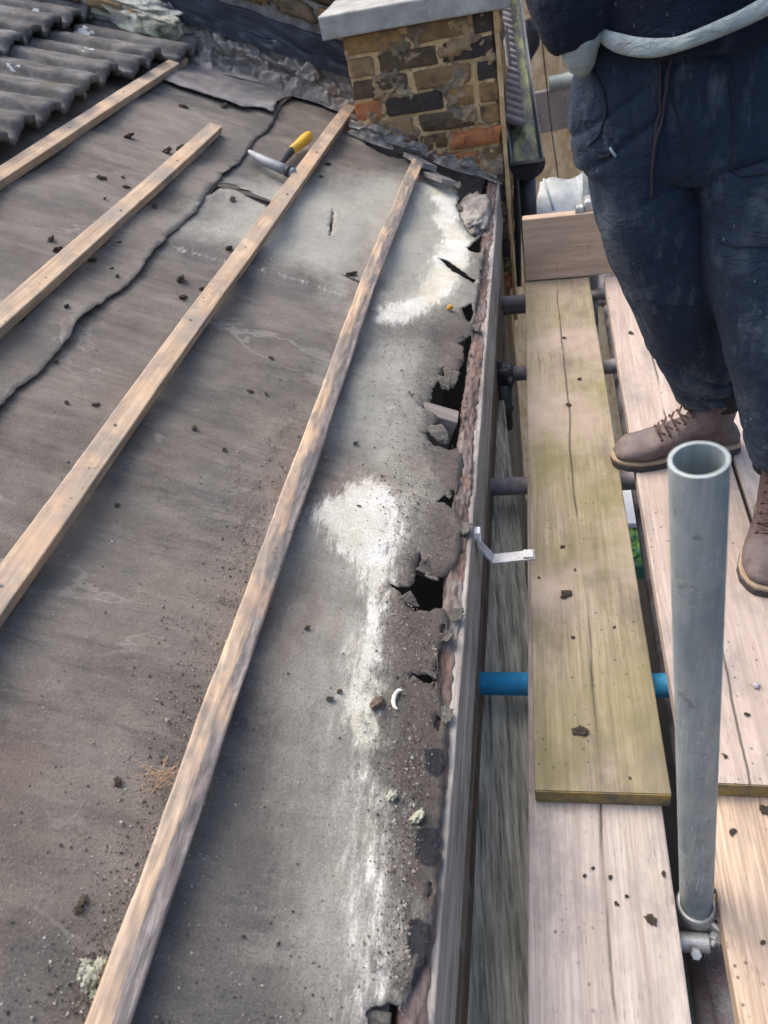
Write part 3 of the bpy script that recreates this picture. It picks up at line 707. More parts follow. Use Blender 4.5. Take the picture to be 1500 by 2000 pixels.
# ------------------------------------------------------------------ chimney-like brick pier with coping
PY = 3.07
pier = empty('brick_pier', (-.40, PY, .1))
tag(pier, 'sooty stock brick pier under a concrete coping at the end of the roof', 'brick pier')
def loc(o, par): o.location = -Vector(par.location); return o
xl, xr_ = -.665, -.135; z0, z1 = -.02, .79
core = MB(); core.box((xl + .006, PY + .0005, z0 - .5), (xr_ - .012, PY + .55, z1 - .01)); loc(core.build('mortar', M['mortar'], pier), pier)
bk = MB(); rowh = .072; k = 0; z = z1 - rowh
while z > z0 - .25:
    x = xl - (0 if k % 2 == 0 else .115); 
    while x < xr_ - .01:
        wb = .215 if (k % 2 == 0 or random.random() < .6) else .102
        a_, b_ = max(x, xl), min(x + wb, xr_)
        if b_ - a_ > .03:
            low_ = z < .42
            tone = random.choice([.0, .05, .2, .25, .55, .6, 1.0]) if not low_ else random.choice([.0, .05, .55, .6, .1, .8])
            if abs(z - .50) < .03 and a_ < -.55: tone = .8
            bk.rock(((a_ + b_) / 2, PY + .055 + (random.uniform(-.002, .003) if not low_ else random.uniform(-.016, .008)), z + rowh / 2), (b_ - a_ - .002, .125, rowh - .009), c=tone, n=8, amp=.075 if not low_ else .24, sq=.18)
        x += wb + .013
    k += 1; z -= rowh
# uneven smears of mortar over the face
vs_ = []; fs_ = []; nx_, nz_ = 120, 170
for jz in range(nz_ + 1):
    for ix in range(nx_ + 1):
        x_ = xl + .004 + (xr_ - xl - .008) * ix / nx_; z_ = z0 - .1 + (z1 - z0 + .09) * jz / nz_
        q_ = Vector((x_, 0, z_)); n_ = mn.noise(q_ * 9) * .6 + mn.noise(q_ * 24) * .4 + mn.noise(q_ * 60) * .25
        vs_.append((x_, PY + .003 - .052 * max(-.2, min(.42, n_ + .02)), z_))
for jz in range(nz_):
    for ix in range(nx_): a_ = jz * (nx_ + 1) + ix; fs_.append((a_, a_ + 1, a_ + nx_ + 2, a_ + nx_ + 1))
loc(mesh('mortar_smear', vs_, fs_, M['smear'], pier, smooth=True), pier)
# right flank of the pier
z = z1 - rowh; k = 1
while z > z0 - .25:
    for q in range(3):
        bk.rock((xr_ - .05, PY + .14 + q * .2 + (.1 if k % 2 else 0), z + rowh / 2), (.12, .19, rowh - .011), c=random.choice([0, .2, .3, .6]), n=4, amp=.1, sq=.3)
    k += 1; z -= rowh
loc(bk.build('brickwork', M['brick'], pier, smooth=True), pier)
cp = MB(); v, f = beam_vf(.64, .60, .072, .006, 30, 20, 4, amp=.006, sc_=9, seed=5, fine=.0015)
cpM = Matrix.Translation((xl - .055, PY + .24, z1 + .036)) @ Matrix.Rotation(R(-90), 4, 'Z')
cp.add([cpM @ p for p in v], f); loc(cp.build('coping', M['coping'], pier, smooth=False), pier)
# pale pointing strip down the pier's right corner
ps = MB(); v, f = beam_vf(1.15, .016, .03, .004, 60, 2, 2, amp=.006, sc_=30, seed=7)
psM = Matrix.Translation((xr_ + .008, PY + .0, z1)) @ Matrix.Rotation(R(-90), 4, 'X')
ps.add([psM @ p for p in v], f); loc(ps.build('pointing', M['mortar'], pier), pier)

# broken mortar fillet at the pier's foot
def bank(name, path, width, height, mat, seed=0, nseg=220, nh=26, amp=.03, side=None):
    # path: list of (x, y) on the roof along the masonry; the bank falls from height at the masonry to the felt
    P = [Vector((q[0], q[1])) for q in path]; cl = [0]
    for q in range(1, len(P)): cl.append(cl[-1] + (P[q] - P[q - 1]).length)
    rows_ = []
    for q in range(nseg + 1):
        s_ = cl[-1] * q / nseg; k_ = min(max(jj for jj in range(len(cl)) if cl[jj] <= s_ + 1e-9), len(P) - 2)
        t_ = (s_ - cl[k_]) / (cl[k_ + 1] - cl[k_]); c_ = P[k_].lerp(P[k_ + 1], t_); d_ = (P[k_ + 1] - P[k_]).normalized(); n_ = Vector((d_.y, -d_.x)); 
        if n_.y > 0: n_ = -n_
        wv = width * (1 + .5 * mn.noise(Vector((s_ * 6, seed, 0)))); hv = height * (1 + .5 * mn.noise(Vector((s_ * 5, seed, 4)))); row = []
        for jj in range(nh + 1):
            u_ = jj / nh; dd = wv * (1 - u_) ** .8; hh = hv * (u_ ** .75)
            x_ = c_.x + n_.x * dd; y_ = c_.y + n_.y * dd; p_ = Vector((x_, y_, zr(x_) + hh))
            wq = .35 * mn.noise(Vector((s_ * 9, u_ * 3, 1))); cell = mn.cell(Vector((s_ * 7 + seed + wq, u_ * 2.2 + wq, 0))); cell2 = mn.cell(Vector((s_ * 15 + 5 + wq, u_ * 3.5 + wq, seed)))
            e_ = amp * (.9 * (cell - .5) + .5 * (cell2 - .5) + .7 * mn.noise(p_ * 16) + .45 * mn.noise(p_ * 42)) * min(1, u_ * 5)
            row.append(p_ + Vector((n_.x * e_ * .7, n_.y * e_ * .7, e_)))
        rows_.append(row)
    v_, f_ = loft(rows_, close=False); return mesh(name, v_, f_, mat, smooth=False)
pf = [(xl - .02, PY + .02), (xl + .1, PY - .0), (-.40, PY - .0), (-.30, PY - .01), (-.20, PY - .0), (-.165, PY)]
o = bank('mortar_fillet', pf, .07, .055, M['mortar_grey'], seed=3, nseg=260, nh=40, amp=.026); tag(o, 'broken grey mortar fillet at the foot of the brick pier', 'mortar fillet')
p = onR(925, 405, .0); ms = MB(); ms.rock((p.x - .005, p.y - .01, p.z - .022), (.115, .34, .07), n=16, amp=.22, sq=.8)
o = ms.build('mortar_hump', M['mortar_grey'], smooth=True); tag(o, 'smooth rounded mortar hump beside the rotten eaves board at the foot of the pier', 'mortar')
sl = MB()
for (px, py, rz) in [(820, 315, .5), (850, 345, .62)]:
    p = onR(px, py, .02); sl.box((-.03, -.09, -.006), (.03, .09, .006), Matrix.Translation(p) @ Matrix.Rotation(rz, 4, 'Z') @ Matrix.Rotation(R(24), 4, 'Y'), jit=.004)
o = sl.build('slate_piece', M['slate_felt']); tag(o, 'broken dark slate sliver leaning on the felt at the foot of the pier', 'slate')

# ------------------------------------------------------------------ old wall running up the slope behind, with lead flashing
W0 = onR(705, 215, 0); W1 = onR(372, 104, 0)
wd = Vector((W1.x - W0.x, W1.y - W0.y, 0)); wl = wd.length; wd.normalize(); wnrm = Vector((wd.y, -wd.x, 0))
if wnrm.y > 0: wnrm = -wnrm
wall = empty('party_wall', (W0.x, W0.y, W0.z)); tag(wall, 'old brick wall with lead flashing climbing behind the felt', 'wall')
def wp(s, d, h): p = W0 + wd * s - wnrm * d; return Vector((p.x, p.y, zr(W0.x + wd.x * s) + h))
def sloped(name, s0, s1, d0, d1, h0, h1, mat, seg=60, amp=.004, seed=0, par=wall, nh=8, tone=0):
    rings = []
    for i in range(seg + 1):
        s = s0 + (s1 - s0) * i / seg; r = []
        pts_ = [(d0, h0 + (h1 - h0) * k / nh) for k in range(nh + 1)] + [(d1, h1), (d1, h0)]
        for (d, h) in pts_:
            p = wp(s, d, h); e = amp * mn.noise(p * 14 + Vector((seed, 0, 0))) + amp * .5 * mn.noise(p * 40)
            r.append(p + wnrm * e + Vector((0, 0, e)))
        rings.append(r)
    v, f = loft(rings); o = mesh(name, v, f, mat, par, smooth=False); loc(o, par) if par else None; return o
sloped('core', -.05, 2.6, .03, .30, -.35, .33, M['mortar_grey'], seed=2)
sloped('render', -.02, .62, .0, .05, -.12, .13, M['mortar_grey'], amp=.02, seed=4, nh=12)
sloped('flashing', -.04, 2.6, -.012, .035, .135, .225, M['lead'], amp=.010, seed=6)
sloped('flashing_apron', .0, 1.3, -.03, -.01, .12, .155, M['lead'], amp=.012, seed=16)
wb_ = MB(); s = .02; q = 0
for (h, d) in ((.075, -.085), (.262, .02), (.338, .02)):
    s = .66 if h < .2 else .0
    while s < 2.5:
        L_ = random.choice([.20, .215, .11, .16]); p = wp(s + L_ / 2, d + .04, h + .03)
        Mx = Matrix.Translation(p) @ Matrix((wd + Vector((0, 0, -TT * wd.x)), -wnrm, Vector((0, 0, 1)))).transposed().to_4x4()
        wb_.rock((0, 0, 0), (L_ - .008, .12, .062 if h > .2 else .045), Mx, c=random.choice([0, .05, .2, .4, .6, 1]) if h > .2 else random.choice([.4, 1, .95]), n=5, amp=.28, sq=.4); s += L_ + .006
loc(wb_.build('brickwork', M['brick'], wall, smooth=True), wall)
# broken mortar bank under the flashing
pw = [(W0.x + wd.x * q - wnrm.x * .02, W0.y + wd.y * q - wnrm.y * .02) for q in (-.06, .2, .4, .6, .8, 1.05)]
o = bank('stone_edge', pw, .12, .14, M['mortar_grey'], seed=11, nseg=400, nh=44, amp=.030); o.parent = wall; loc(o, wall)
# lichen-crusted mortar over the tile ends
L0 = onR(235, 22, .08); lm = MB()
lm.rock((L0.x - .02, L0.y + .10, L0.z + .0), (.56, .34, .13), Matrix.Translation(L0) @ Matrix.Rotation(R(22), 4, 'Y') @ Matrix.Rotation(R(-14), 4, 'Z') @ Matrix.Translation(-L0), n=30, amp=.20, sq=.45)
o = lm.build('mortar_flaunching', M['lichen_stone'], smooth=True); tag(o, 'pale lichen crusted mortar block over the far tile ends', 'mortar')

# ------------------------------------------------------------------ neighbour's gutter, downpipe and tiles right of the pier
gy0, gy1 = 3.05, 4.9
def gat(px, py, y): return atY(px, py, y)
g0 = gat(1030, 318, 3.2); g1 = gat(985, -60, 4.7)
gut = empty('roof_gutter', tuple(g0)); tag(gut, 'black plastic gutter with green moss beyond the brick pier', 'gutter')
def gutter_vf(a, b, r, seg=20):
    d = (b - a).normalized(); x = d.cross(Vector((0, 0, 1))).normalized(); u = x.cross(d); rings = []
    for i in range(seg + 1):
        p = a.lerp(b, i / seg); rr = []
        for k in range(17): t = math.pi + math.pi * k / 16; rr.append(p + x * r * math.cos(t) + u * r * math.sin(t))
        for k in range(16, -1, -1): t = math.pi + math.pi * k / 16; rr.append(p + (x * math.cos(t) + u * math.sin(t)) * (r - .005))
        rings.append(rr)
    return loft(rings)
v, f = gutter_vf(g0, g1, .064); loc(mesh('channel', v, f, M['sheen_plastic'], gut, smooth=True), gut)
dg = (g1 - g0).normalized(); xg = dg.cross(Vector((0, 0, 1))).normalized()
ms = MB(); rings = []
for i in range(60):
    p = g0.lerp(g1, i / 59); rings.append([p + xg * (x_ * .06) + Vector((0, 0, -.028 + .006 * mn.noise(Vector((i * .3, x_ * 3, 0))) - .0)) for x_ in (-.8, -.4, 0, .4, .8)])
v, f = loft(rings, close=False); loc(mesh('moss', v, f, M['gutter_moss'], gut, smooth=True), gut)
v, f = tube_vf([g0 - dg * .012, g0 + dg * .03], .069, 24); loc(mesh('stop_end', [p if p.z < g0.z + .004 else Vector((p.x, p.y, g0.z + .004)) for p in v], f, M['black_plastic'], gut), gut)
dp = g0 + dg * .10 + Vector((0, 0, -.05)); v, f = tube_vf([dp, dp + Vector((0, 0, -.25)), dp + Vector((0.0, 0, -3.6))], .034, 20); loc(mesh('downpipe', v, f, M['black_plastic'], gut, smooth=True), gut)
v, f = tube_vf([dp + Vector((0, 0, .01)), dp + Vector((0, 0, -.06))], .045, 20); loc(mesh('outlet', v, f, M['black_plastic'], gut, smooth=True), gut)
nt = MB()
for i in range(26):
    p = g0.lerp(g1, .16 + i / 30) - xg * .045 + Vector((0, 0, .028)); nt.rock(p, (.115, .052, .030), Matrix.Translation(p) @ Matrix.Rotation(TH, 4, 'Y') @ Matrix.Translation(-p), n=4, sq=.5, c=.1)
o = nt.build('tile_verge', plain('reddish grey tile', (.22, .185, .18), .9, var=.3), smooth=True); tag(o, 'row of reddish grey tile ends dipping into the black gutter', 'roof tiles')
wp0 = gat(1022, 350, 3.3); wp1 = gat(1034, 560, 3.3)
tag(tube('overflow_pipe', [gat(1013, 330, 3.3), gat(1030, 560, 3.3), gat(1036, 640, 3.3)], .009, M['white_plastic']), 'thin white pipe running down the wall by the black downpipe', 'pipe')
tag(tube('wall_pipe', [gat(985, 60, 3.9), gat(1000, 300, 3.6) + Vector((.02, 0, 0)), gat(1012, 560, 3.4)], .016, M['black_plastic']), 'dark pipe close against the pier corner', 'pipe')

# hoarding of strand board, gutter elbow, far tube and beam
hb = MB(); hb.box((-.6, 4.8, -2.85), (1.9, 4.818, 1.4)); o = hb.build('hoarding_panel', M['osb']); tag(o, 'tan strand board hoarding panel beyond the scaffold', 'hoarding')  # lower part extended down to shade the ground
el = [gat(1034, 38, 4.6), gat(1040, 60, 4.6), gat(1038, 85, 4.6), gat(1026, 105, 4.6), gat(1012, 118, 4.6)]
tag(tube('gutter_elbow', el, .044, M['black_plastic']), 'short curved black pipe elbow in front of the tan hoarding', 'pipe elbow')
tag(tube('scaffold_tube', [gat(1072, 165, 4.3), gat(1300, 120, 4.3)], .036, M['galv'], n=20, hollow=.004), 'pale scaffold tube crossing behind the standing worker', 'scaffold tube', 'scaffold tubes')
bm = MB(); pa = gat(1030, 225, 4.5); pb = gat(1300, 165, 4.5)
v, f = beam_vf((pb - pa).length, .05, .20, .004, 30, seed=4, amp=.004); dd = (pb - pa).normalized(); xx = dd.cross(Vector((0, 0, 1))).normalized()
MxB = Matrix.Translation(pa) @ Matrix((xx, dd, xx.cross(dd))).transposed().to_4x4(); bm.add([MxB @ p for p in v], f)
o = bm.build('timber_beam', wood_mat('grey beam', (.26, .23, .22), (.42, .37, .35), grain=.3)); tag(o, 'grey timber beam across the tan hoarding behind the worker', 'beam')
tag(tube('hanging_cord', [gat(1048, -20, 4.2), gat(1065, 140, 4.15), gat(1078, 260, 4.1), gat(1098, 400, 3.9)], .003, M['cord'], n=8), 'thin cord hanging in front of the tan hoarding', 'cord')
# plastic sheet beyond the toe board
shp = [gat(1055, 355, 3.9), gat(1190, 330, 3.9), gat(1200, 440, 3.5), gat(1040, 440, 3.5)]
v = []; f = []; n_ = 16
for j in range(n_ + 1):
    for i in range(n_ + 1):
        p = shp[0].lerp(shp[1], i / n_).lerp(shp[3].lerp(shp[2], i / n_), j / n_); p.z += .03 * mn.noise(p * 9); v.append(p)
for j in range(n_):
    for i in range(n_): a_ = j * (n_ + 1) + i; f.append((a_, a_ + 1, a_ + n_ + 2, a_ + n_ + 1))
o = mesh('plastic_sheet', v, f, plain('pale sheeting', (.50, .53, .52), .4, var=.35, scale=9), smooth=True); o.modifiers.new('s', 'SOLIDIFY').thickness = .002
tag(o, 'crumpled pale plastic sheet beyond the toe board', 'plastic sheet')
for (a_, b_) in (((1062, 350), (1082, 410)), ((1128, 345), (1142, 400))):
    tag(tube('plastic_strip', [gat(*a_, 3.75), gat(*b_, 3.6)], .006, M['white_plastic'], n=8), 'narrow white plastic strip lying on the crumpled pale sheet, %s' % ('nearer the downpipe' if a_[0] < 1100 else 'nearer the far pole'), 'strip', 'white strips on the sheet')

# ------------------------------------------------------------------ scaffold boards
def board(x0, y0, x1, y1, ztop, label, mat, endmat=None, w_=.222, t_=.037, seed=0, name='scaffold_board', group='scaffold boards'):
    """centre line from (x0,y0) to (x1,y1)"""
    L = math.hypot(x1 - x0, y1 - y0); root = empty(name, (x0, y0, ztop - t_ / 2), math.atan2(-(x1 - x0), y1 - y0))
    v, f = beam_vf(L, w_, t_, .003, 90, 14, 3, amp=.0014, sc_=9, seed=seed, fine=.0003)
    mesh('plank', v, f, M[mat], root)
    if endmat:
        e = MB(); e.box((-w_ / 2 + .002, -.0022, -t_ / 2 + .001), (w_ / 2 - .002, -.0002, t_ / 2 - .002)); 
        e.build('painted_end', M[endmat], root)
    tag(root, label, 'scaffold board', group); return root
g_r = math.atan2(.021, 1.9)
board(.0605, .688, .0395, 2.66, 0, 'green stained scaffold board on top beside the eaves, nearer end square cut', 'board_green', 'end_yellow', seed=1)
board(.309, .712, .312, 2.64, 0, 'pinkish scaffold board under the worker\'s left boot, yellow painted end', 'board_pink_plain', 'end_yellow', seed=2)
board(.543, .55, .54, 2.64, -.002, 'pale coarse scaffold board at the right edge under the worker', 'board_pink', 'end_yellow', seed=3)
board(.0485, -.45, .046, 1.9, -.038, 'pale cracked scaffold board in the foreground, running under the green board', 'board_pink', seed=4)
board(.331, -.45, .334, 1.7, -.038, 'coarse sawn tan scaffold board at the lower right, under the pinkish board', 'board_sawn', seed=5)
board(.57, -.45, .57, 1.7, -.040, 'scaffold board hidden at the far right below the others', 'board_sawn', seed=6)
# toe board across the end
tb = board(-.06, 2.665, .95, 2.60, .117 + .0185, 'clean tan toe board standing on edge across the end of the scaffold', 'toe', w_=.222, seed=7, name='toe_board', group='toe boards')
tb.rotation_euler = (0, 0, 0)
tb.matrix_world = Matrix.Translation((-.068, 2.668, .116)) @ Matrix.Rotation(R(-93), 4, 'Z') @ Matrix.Rotation(R(90), 4, 'Y')

# scaffold tubes under the boards
for (y, m_, lab, dz) in ((.979, 'tube_blue', 'blue painted scaffold tube poking out under the green board', 0), (1.626, 'tube_grey', 'grey scaffold tube under the boards above the weathered plank', 0), (2.25, 'tube_grey', 'dark scaffold tube carrying the coupler and short tube', -.03), (2.71, 'tube_grey', 'purplish grey scaffold tube nearest the brick pier', 0), (2.80, 'tube_grey', 'dark scaffold tube just behind and below the purplish one', -.07)):
    tag(tube('scaffold_tube', [(-.172, y, -.101 + dz), (.9, y, -.101 + dz)], .0242, M[m_], n=28, hollow=.004), lab, 'scaffold tube', 'scaffold tubes')
tag(tube('scaffold_tube', [(.235, -.6, -.20), (.235, 4.0, -.20)], .0242, M['tube_grey'], n=24), 'long dark scaffold ledger tube under the board gap', 'scaffold tube', 'scaffold tubes')
c = atZ(985, 755, -.13); sp = atZ(988, 835, -.30)
st = empty('short_tube', (c.x, c.y, c.z)); tag(st, 'short dark green scaffold tube hanging from a coupler in the gap', 'short tube')
tp = [Vector((c.x, 2.20, -.135)), Vector((sp.x, sp.y, -.30))]
for nm, r_, q0, q1, mm in (('tube', .0242, tp[0], tp[1], 'galv_dark'), ('collar', .028, tp[0].lerp(tp[1], .55), tp[0].lerp(tp[1], .60), 'coupler')):
    if mm == 'galv_dark' and mm not in M: M[mm] = metal_mat('dark green tube', (.05, .065, .06), (.13, .16, .15), .5, .3)
    v, f = tube_vf([q0, q1], r_, 24, .004); loc(mesh(nm, v, f, M[mm], st, smooth=True), st)
cb = MB(); cb.rock(tp[0] + Vector((0, .03, .012)), (.06, .06, .07), n=6, sq=.4, amp=.1); cb.rock(tp[0] + Vector((-.015, .03, .045)), (.02, .02, .05), n=4, sq=.6); cb.rock(tp[0] + Vector((.02, .0, .01)), (.02, .05, .03), n=4, sq=.5)
loc(cb.build('coupler', M['coupler'], st, smooth=True), st)

# far pole with clamp at the toe board
fpz = atY(1157, 300, 2.72); fp_ = empty('scaffold_pole', (fpz.x, 2.72, .2)); tag(fp_, 'upright scaffold pole behind the worker, clamped to the toe board', 'scaffold pole', 'upright scaffold poles')
v, f = tube_vf([(fpz.x + .006, 2.72, -2.9), (fpz.x - .01, 2.73, 1.9)], .0265, 28, .004); loc(mesh('tube', v, f, M['galv'], fp_, smooth=True), fp_)
cl = MB(); cz = .205
v, f = tube_vf([(fpz.x - .05, 2.675, .222), (fpz.x + .06, 2.672, .222)], .022, 20); cl.add(v, f)
cl.rock((fpz.x, 2.685, .24), (.07, .07, .05), n=6, sq=.5); cl.rock((fpz.x - .045, 2.67, .222), (.03, .05, .055), n=5, sq=.4); cl.rock((fpz.x + .05, 2.67, .222), (.025, .05, .055), n=5, sq=.4)
loc(cl.build('clamp', M['galv_pale'], fp_, smooth=True), fp_)

# near pole
T_ = Vector((.118, .531, .822)); B_ = Vector((.191, .544, -.04)); np_ = empty('scaffold_pole', tuple(B_)); tag(np_, 'galvanised scaffold pole with an open top standing in the foreground', 'scaffold pole', 'upright scaffold poles')
dn_ = (B_ - T_).normalized()
v, f = tube_vf([T_, T_ + dn_ * .3, T_ + dn_ * .6, T_ + dn_ * .9, T_ + dn_ * 3.6], .0242, 64, .0036); loc(mesh('tube', v, f, M['galv'], np_, smooth=True), np_)
for q in np_.children: q.data.polygons.foreach_set('use_smooth', [True] * len(q.data.polygons)); e = q.modifiers.new('e', 'EDGE_SPLIT'); e.split_angle = R(50)
cl = MB(); cc = B_ + dn_ * .055
v, f = tube_vf([cc - dn_ * .027, cc - dn_ * .022, cc + dn_ * .022, cc + dn_ * .027], [.0285, .031, .031, .0285], 32); cl.add(v, f)
ax_ = Vector((.75, -.66, 0)); sd_ = Vector((.66, .75, 0))
def cbox(c_, a_, b_, h_): cl.box((-a_ / 2, -b_ / 2, -h_ / 2), (a_ / 2, b_ / 2, h_ / 2), Matrix.Translation(c_) @ Matrix((ax_, sd_, Vector((0, 0, 1)))).transposed().to_4x4())
cbox(cc + ax_ * .040 + sd_ * .006, .030, .007, .036); cbox(cc + ax_ * .040 - sd_ * .006, .030, .007, .036)
v, f = tube_vf([cc + ax_ * .044 - sd_ * .030, cc + ax_ * .044 + sd_ * .022], .0055, 12); cl.add(v, f)
v, f = tube_vf([cc + ax_ * .044 - sd_ * .022, cc + ax_ * .044 - sd_ * .0105], .0115, 6); cl.add(v, f)
v, f = tube_vf([cc + ax_ * .044 + sd_ * .0105, cc + ax_ * .044 + sd_ * .019], .011, 6); cl.add(v, f)
c2 = cc - sd_ * .0 + Vector((-.012, -.046, -.006)); v, f = tube_vf([c2 - Vector((.024, 0, 0)), c2 + Vector((.024, 0, 0))], .0145, 24); cl.add(v, f)
v, f = tube_vf([c2 + Vector((0, -.018, .012)), c2 + Vector((0, -.026, .022))], .0085, 6); cl.add(v, f)
loc(cl.build('clamp', M['galv_pale'], np_, bevel=.0015), np_)
tag(tube('scaffold_tube', [(B_.x + .02, .60, -.22), (B_.x + .02, -.6, -.22)], .0242, M['tube_grey']), 'dark scaffold tube below the foreground clamp', 'scaffold tube', 'scaffold tubes')

# weathered plank below the tubes
pr0 = atZ(985, 795, -.19); a5 = math.atan2(.065, .71)
v, f = beam_vf(2.9, .27, .04, .004, 160, 30, 3, amp=.002, seed=8, fine=.0015, sc_=12)
pk = mesh('weathered_plank', v, f, M['old_wood']); pk.rotation_euler = (0, 0, math.pi + a5)
ax = Vector((-math.cos(a5), -math.sin(a5), 0)); pk.location = (pr0.x - .135, pr0.y + .0, -.19)
tag(pk, 'deeply grained weathered plank under the scaffold tubes below the fascia', 'plank')

# gutter bracket on the fascia
bz = .145; b0 = atY(932, 1058, 0) if False else None
def brk(px, py): return atZ(px, py, bz)
gb = empty('gutter_bracket', tuple(atZ(940, 1075, bz))); tag(gb, 'bent pale metal gutter bracket sticking out from the fascia', 'gutter bracket')
path = [atZ(932, 1045, .20), atZ(934, 1060, .175), atZ(963, 1092, .135), atZ(1044, 1084, .14)]
rings = []
for i, p in enumerate(path):
    T = (path[min(i + 1, len(path) - 1)] - path[max(0, i - 1)]).normalized(); yv = Vector((0, 1, 0)); yv = (yv - T * yv.dot(T)).normalized(); n2 = T.cross(yv)
    rings.append([p + yv * a_ + n2 * b_ for a_, b_ in ((.013, .0022), (-.013, .0022), (-.013, -.0022), (.013, -.0022))])
v, f = loft(rings); loc(mesh('arm', v, f, M['white_bracket'], gb), gb)
e = MB(); p = path[-1]; e.box((p.x - .022, p.y - .011, p.z - .004), (p.x - .002, p.y + .011, p.z + .006)); loc(e.build('clip', M['white_bracket'], gb, bevel=.001), gb)
e = MB(); p = path[0]; e.box((p.x - .006, p.y - .01, p.z - .012), (p.x + .007, p.y + .01, p.z + .014)); loc(e.build('hook', M['white_plastic'], gb, bevel=.002), gb)

# things far below in the gap
def low_(px, py, z): return atZ(px, py, z)
p = low_(1235, 985, -1.6); sh = MB(); sh.box((p.x - .25, p.y - .13, -1.65), (p.x + .25, p.y + .30, -1.62)); o = sh.build('white_sheet', M['white_plastic']); tag(o, 'white panel far below in the gap between the boards', 'panel')
p = low_(1243, 1075, -2.3); pl = empty('planter', (p.x, p.y, -2.4)); tag(pl, 'green plastic planter of leaves on the ground far below', 'planter')
e = MB(); e.box((-.12, -.16, 0), (.12, .16, .12)); e.build('box', M['green_plastic'], pl, bevel=.01)
e = MB()
for i in range(70):
    a_ = random.uniform(-.11, .11), random.uniform(-.15, .15), random.uniform(.12, .2); e.box((-.025, -.012, -.001), (.025, .012, .001), Matrix.Translation(a_) @ Matrix.Rotation(random.uniform(0, 6), 4, 'Z') @ Matrix.Rotation(random.uniform(-.9, .9), 4, 'X'))
e.build('leaves', M['leaf'], pl)
bw = MB(); bw.box((-.17, .5, GZ), (.35, 2.0, -2.6)); o = bw.build('low_wall', M['ground']); tag(o, 'low concrete ledge far below the scaffold', 'ledge')
bw = MB(); bw.box((.05, -.2, GZ), (.6, .38, -1.9)); o = bw.build('storage_box', plain('bluish lid', (.10, .12, .14), .5), bevel=.02); tag(o, 'blue grey storage box far below the foreground gap', 'box')

# ------------------------------------------------------------------ hammer
ham = empty('claw_hammer', tuple(onR(545, 325, .02))); tag(ham, 'roofing hammer with yellow grip and steel head lying on the felt', 'hammer')
def hp(px, py, off): return onR(px, py, off)
H = [hp(601, 268, .034), hp(585, 281, .03), hp(566, 297, .024), hp(552, 313, .022), hp(545, 325, .022)]
Hs = lambda a, b, t: a.lerp(b, t)
v, f = tube_vf([hp(606, 262, .034), hp(603, 266, .034), hp(596, 272, .033), hp(588, 279, .031), hp(578, 287, .028), hp(568, 295, .026)], [.008, .0165, .0185, .0165, .014, .014], 18); loc(mesh('grip', v, f, M['yellow'], ham, smooth=True), ham)
v, f = tube_vf([hp(569, 294, .026), hp(560, 304, .024), hp(551, 316, .022), hp(546, 324, .02)], [.0135, .0125, .010, .011], 16); loc(mesh('neck', v, f, M['black_rubber'], ham, smooth=True), ham)
v, f = tube_vf([hp(487, 296, .016), hp(500, 305, .02), hp(515, 314, .024), hp(530, 320, .026), hp(548, 328, .026), hp(560, 333, .026)], [.006, .012, .0145, .0155, .0165, .017], 14); loc(mesh('head', v, f, M['steel'], ham, smooth=True), ham)
v, f = tube_vf([hp(559, 333, .026), hp(566, 336, .026)], [.017, .017], 18); loc(mesh('collar', v, f, M['black_rubber'], ham, smooth=True), ham)
v, f = tube_vf([hp(565, 335, .026), hp(574, 339, .026)], [.014, .015], 18); loc(mesh('striking_face', v, f, M['steel'], ham, smooth=True), ham)

# ------------------------------------------------------------------ debris
clumps = []
for k in range(6):
    e = MB(); 
    for q in range(3): e.rock((random.uniform(-.4, .4), random.uniform(-.3, .3), .1), (random.uniform(.5, 1.0), random.uniform(.5, .9), random.uniform(.35, .6)), n=5, amp=.9, sq=1)
    me = mesh('tmp', e.v, e.f, M['moss'], smooth=False); clumps.append(me.data); bpy.data.objects.remove(me)
FELTM = [(200, 348, 12), (250, 268, 14), (325, 297, 16), (350, 292, 16), (240, 345, 8), (247, 366, 12), (350, 546, 16), (357, 580, 14), (448, 485, 14), (398, 565, 12), (686, 536, 22), (100, 466, 14), (113, 488, 14), (180, 508, 12), (130, 598, 10), (228, 540, 8), (218, 524, 6), (45, 625, 14), (110, 706, 8), (302, 405, 10), (360, 210, 12), (378, 838, 12), (275, 770, 8), (128, 786, 8), (188, 790, 10), (530, 700, 8), (490, 765, 9), (205, 388, 6), (233, 472, 6), (452, 389, 12), (436, 209, 10), (640, 320, 10), (628, 345, 6),
 (228, 1530, 16), (160, 1768, 26), (120, 1650, 6), (600, 1225, 10), (643, 1365, 12), (662, 1350, 10), (695, 865, 10), (700, 988, 6), (230, 985, 12), (440, 880, 8), (520, 770, 6)]
def onfelt(px, py, off):
    p = onR(px, py, off)
    for _ in range(3): p = onR(px, py, off + felt_h(p.x, p.y) + (.0075 if p.x < SX(p.y) else 0))
    return p
def SX(y):
    ys = sorted((q[1], q[0]) for q in SEAMW); return float(np.interp(y, [q[0] for q in ys], [q[1] for q in ys]))
def strip(px, py):
    d = onR(px, py).x
    return 'above the second batten' if d < -1.09 else 'between the second and third battens' if d < -.78 else 'between the third and lowest battens' if d < -.49 else 'below the lowest batten'
def debris(name, me, p, s, label, cat, group, rz=None, flat=.7):
    o = link(bpy.data.objects.new(name, me)); o.location = p; o.scale = (s, s, s * flat); o.rotation_euler = (0, TH if p.x < -.2 else 0, rz if rz is not None else random.uniform(0, 6)); tag(o, label, cat, group); return o
for i, (px, py, s) in enumerate(FELTM):
    p = onfelt(px, py, .0015); dpt = (p - CAM).length; size = s * dpt / 1500 
    debris('moss_clump', clumps[i % 6], p, size, 'dark crumb of moss on the felt %s' % strip(px, py), 'moss', 'moss crumbs on the felt')
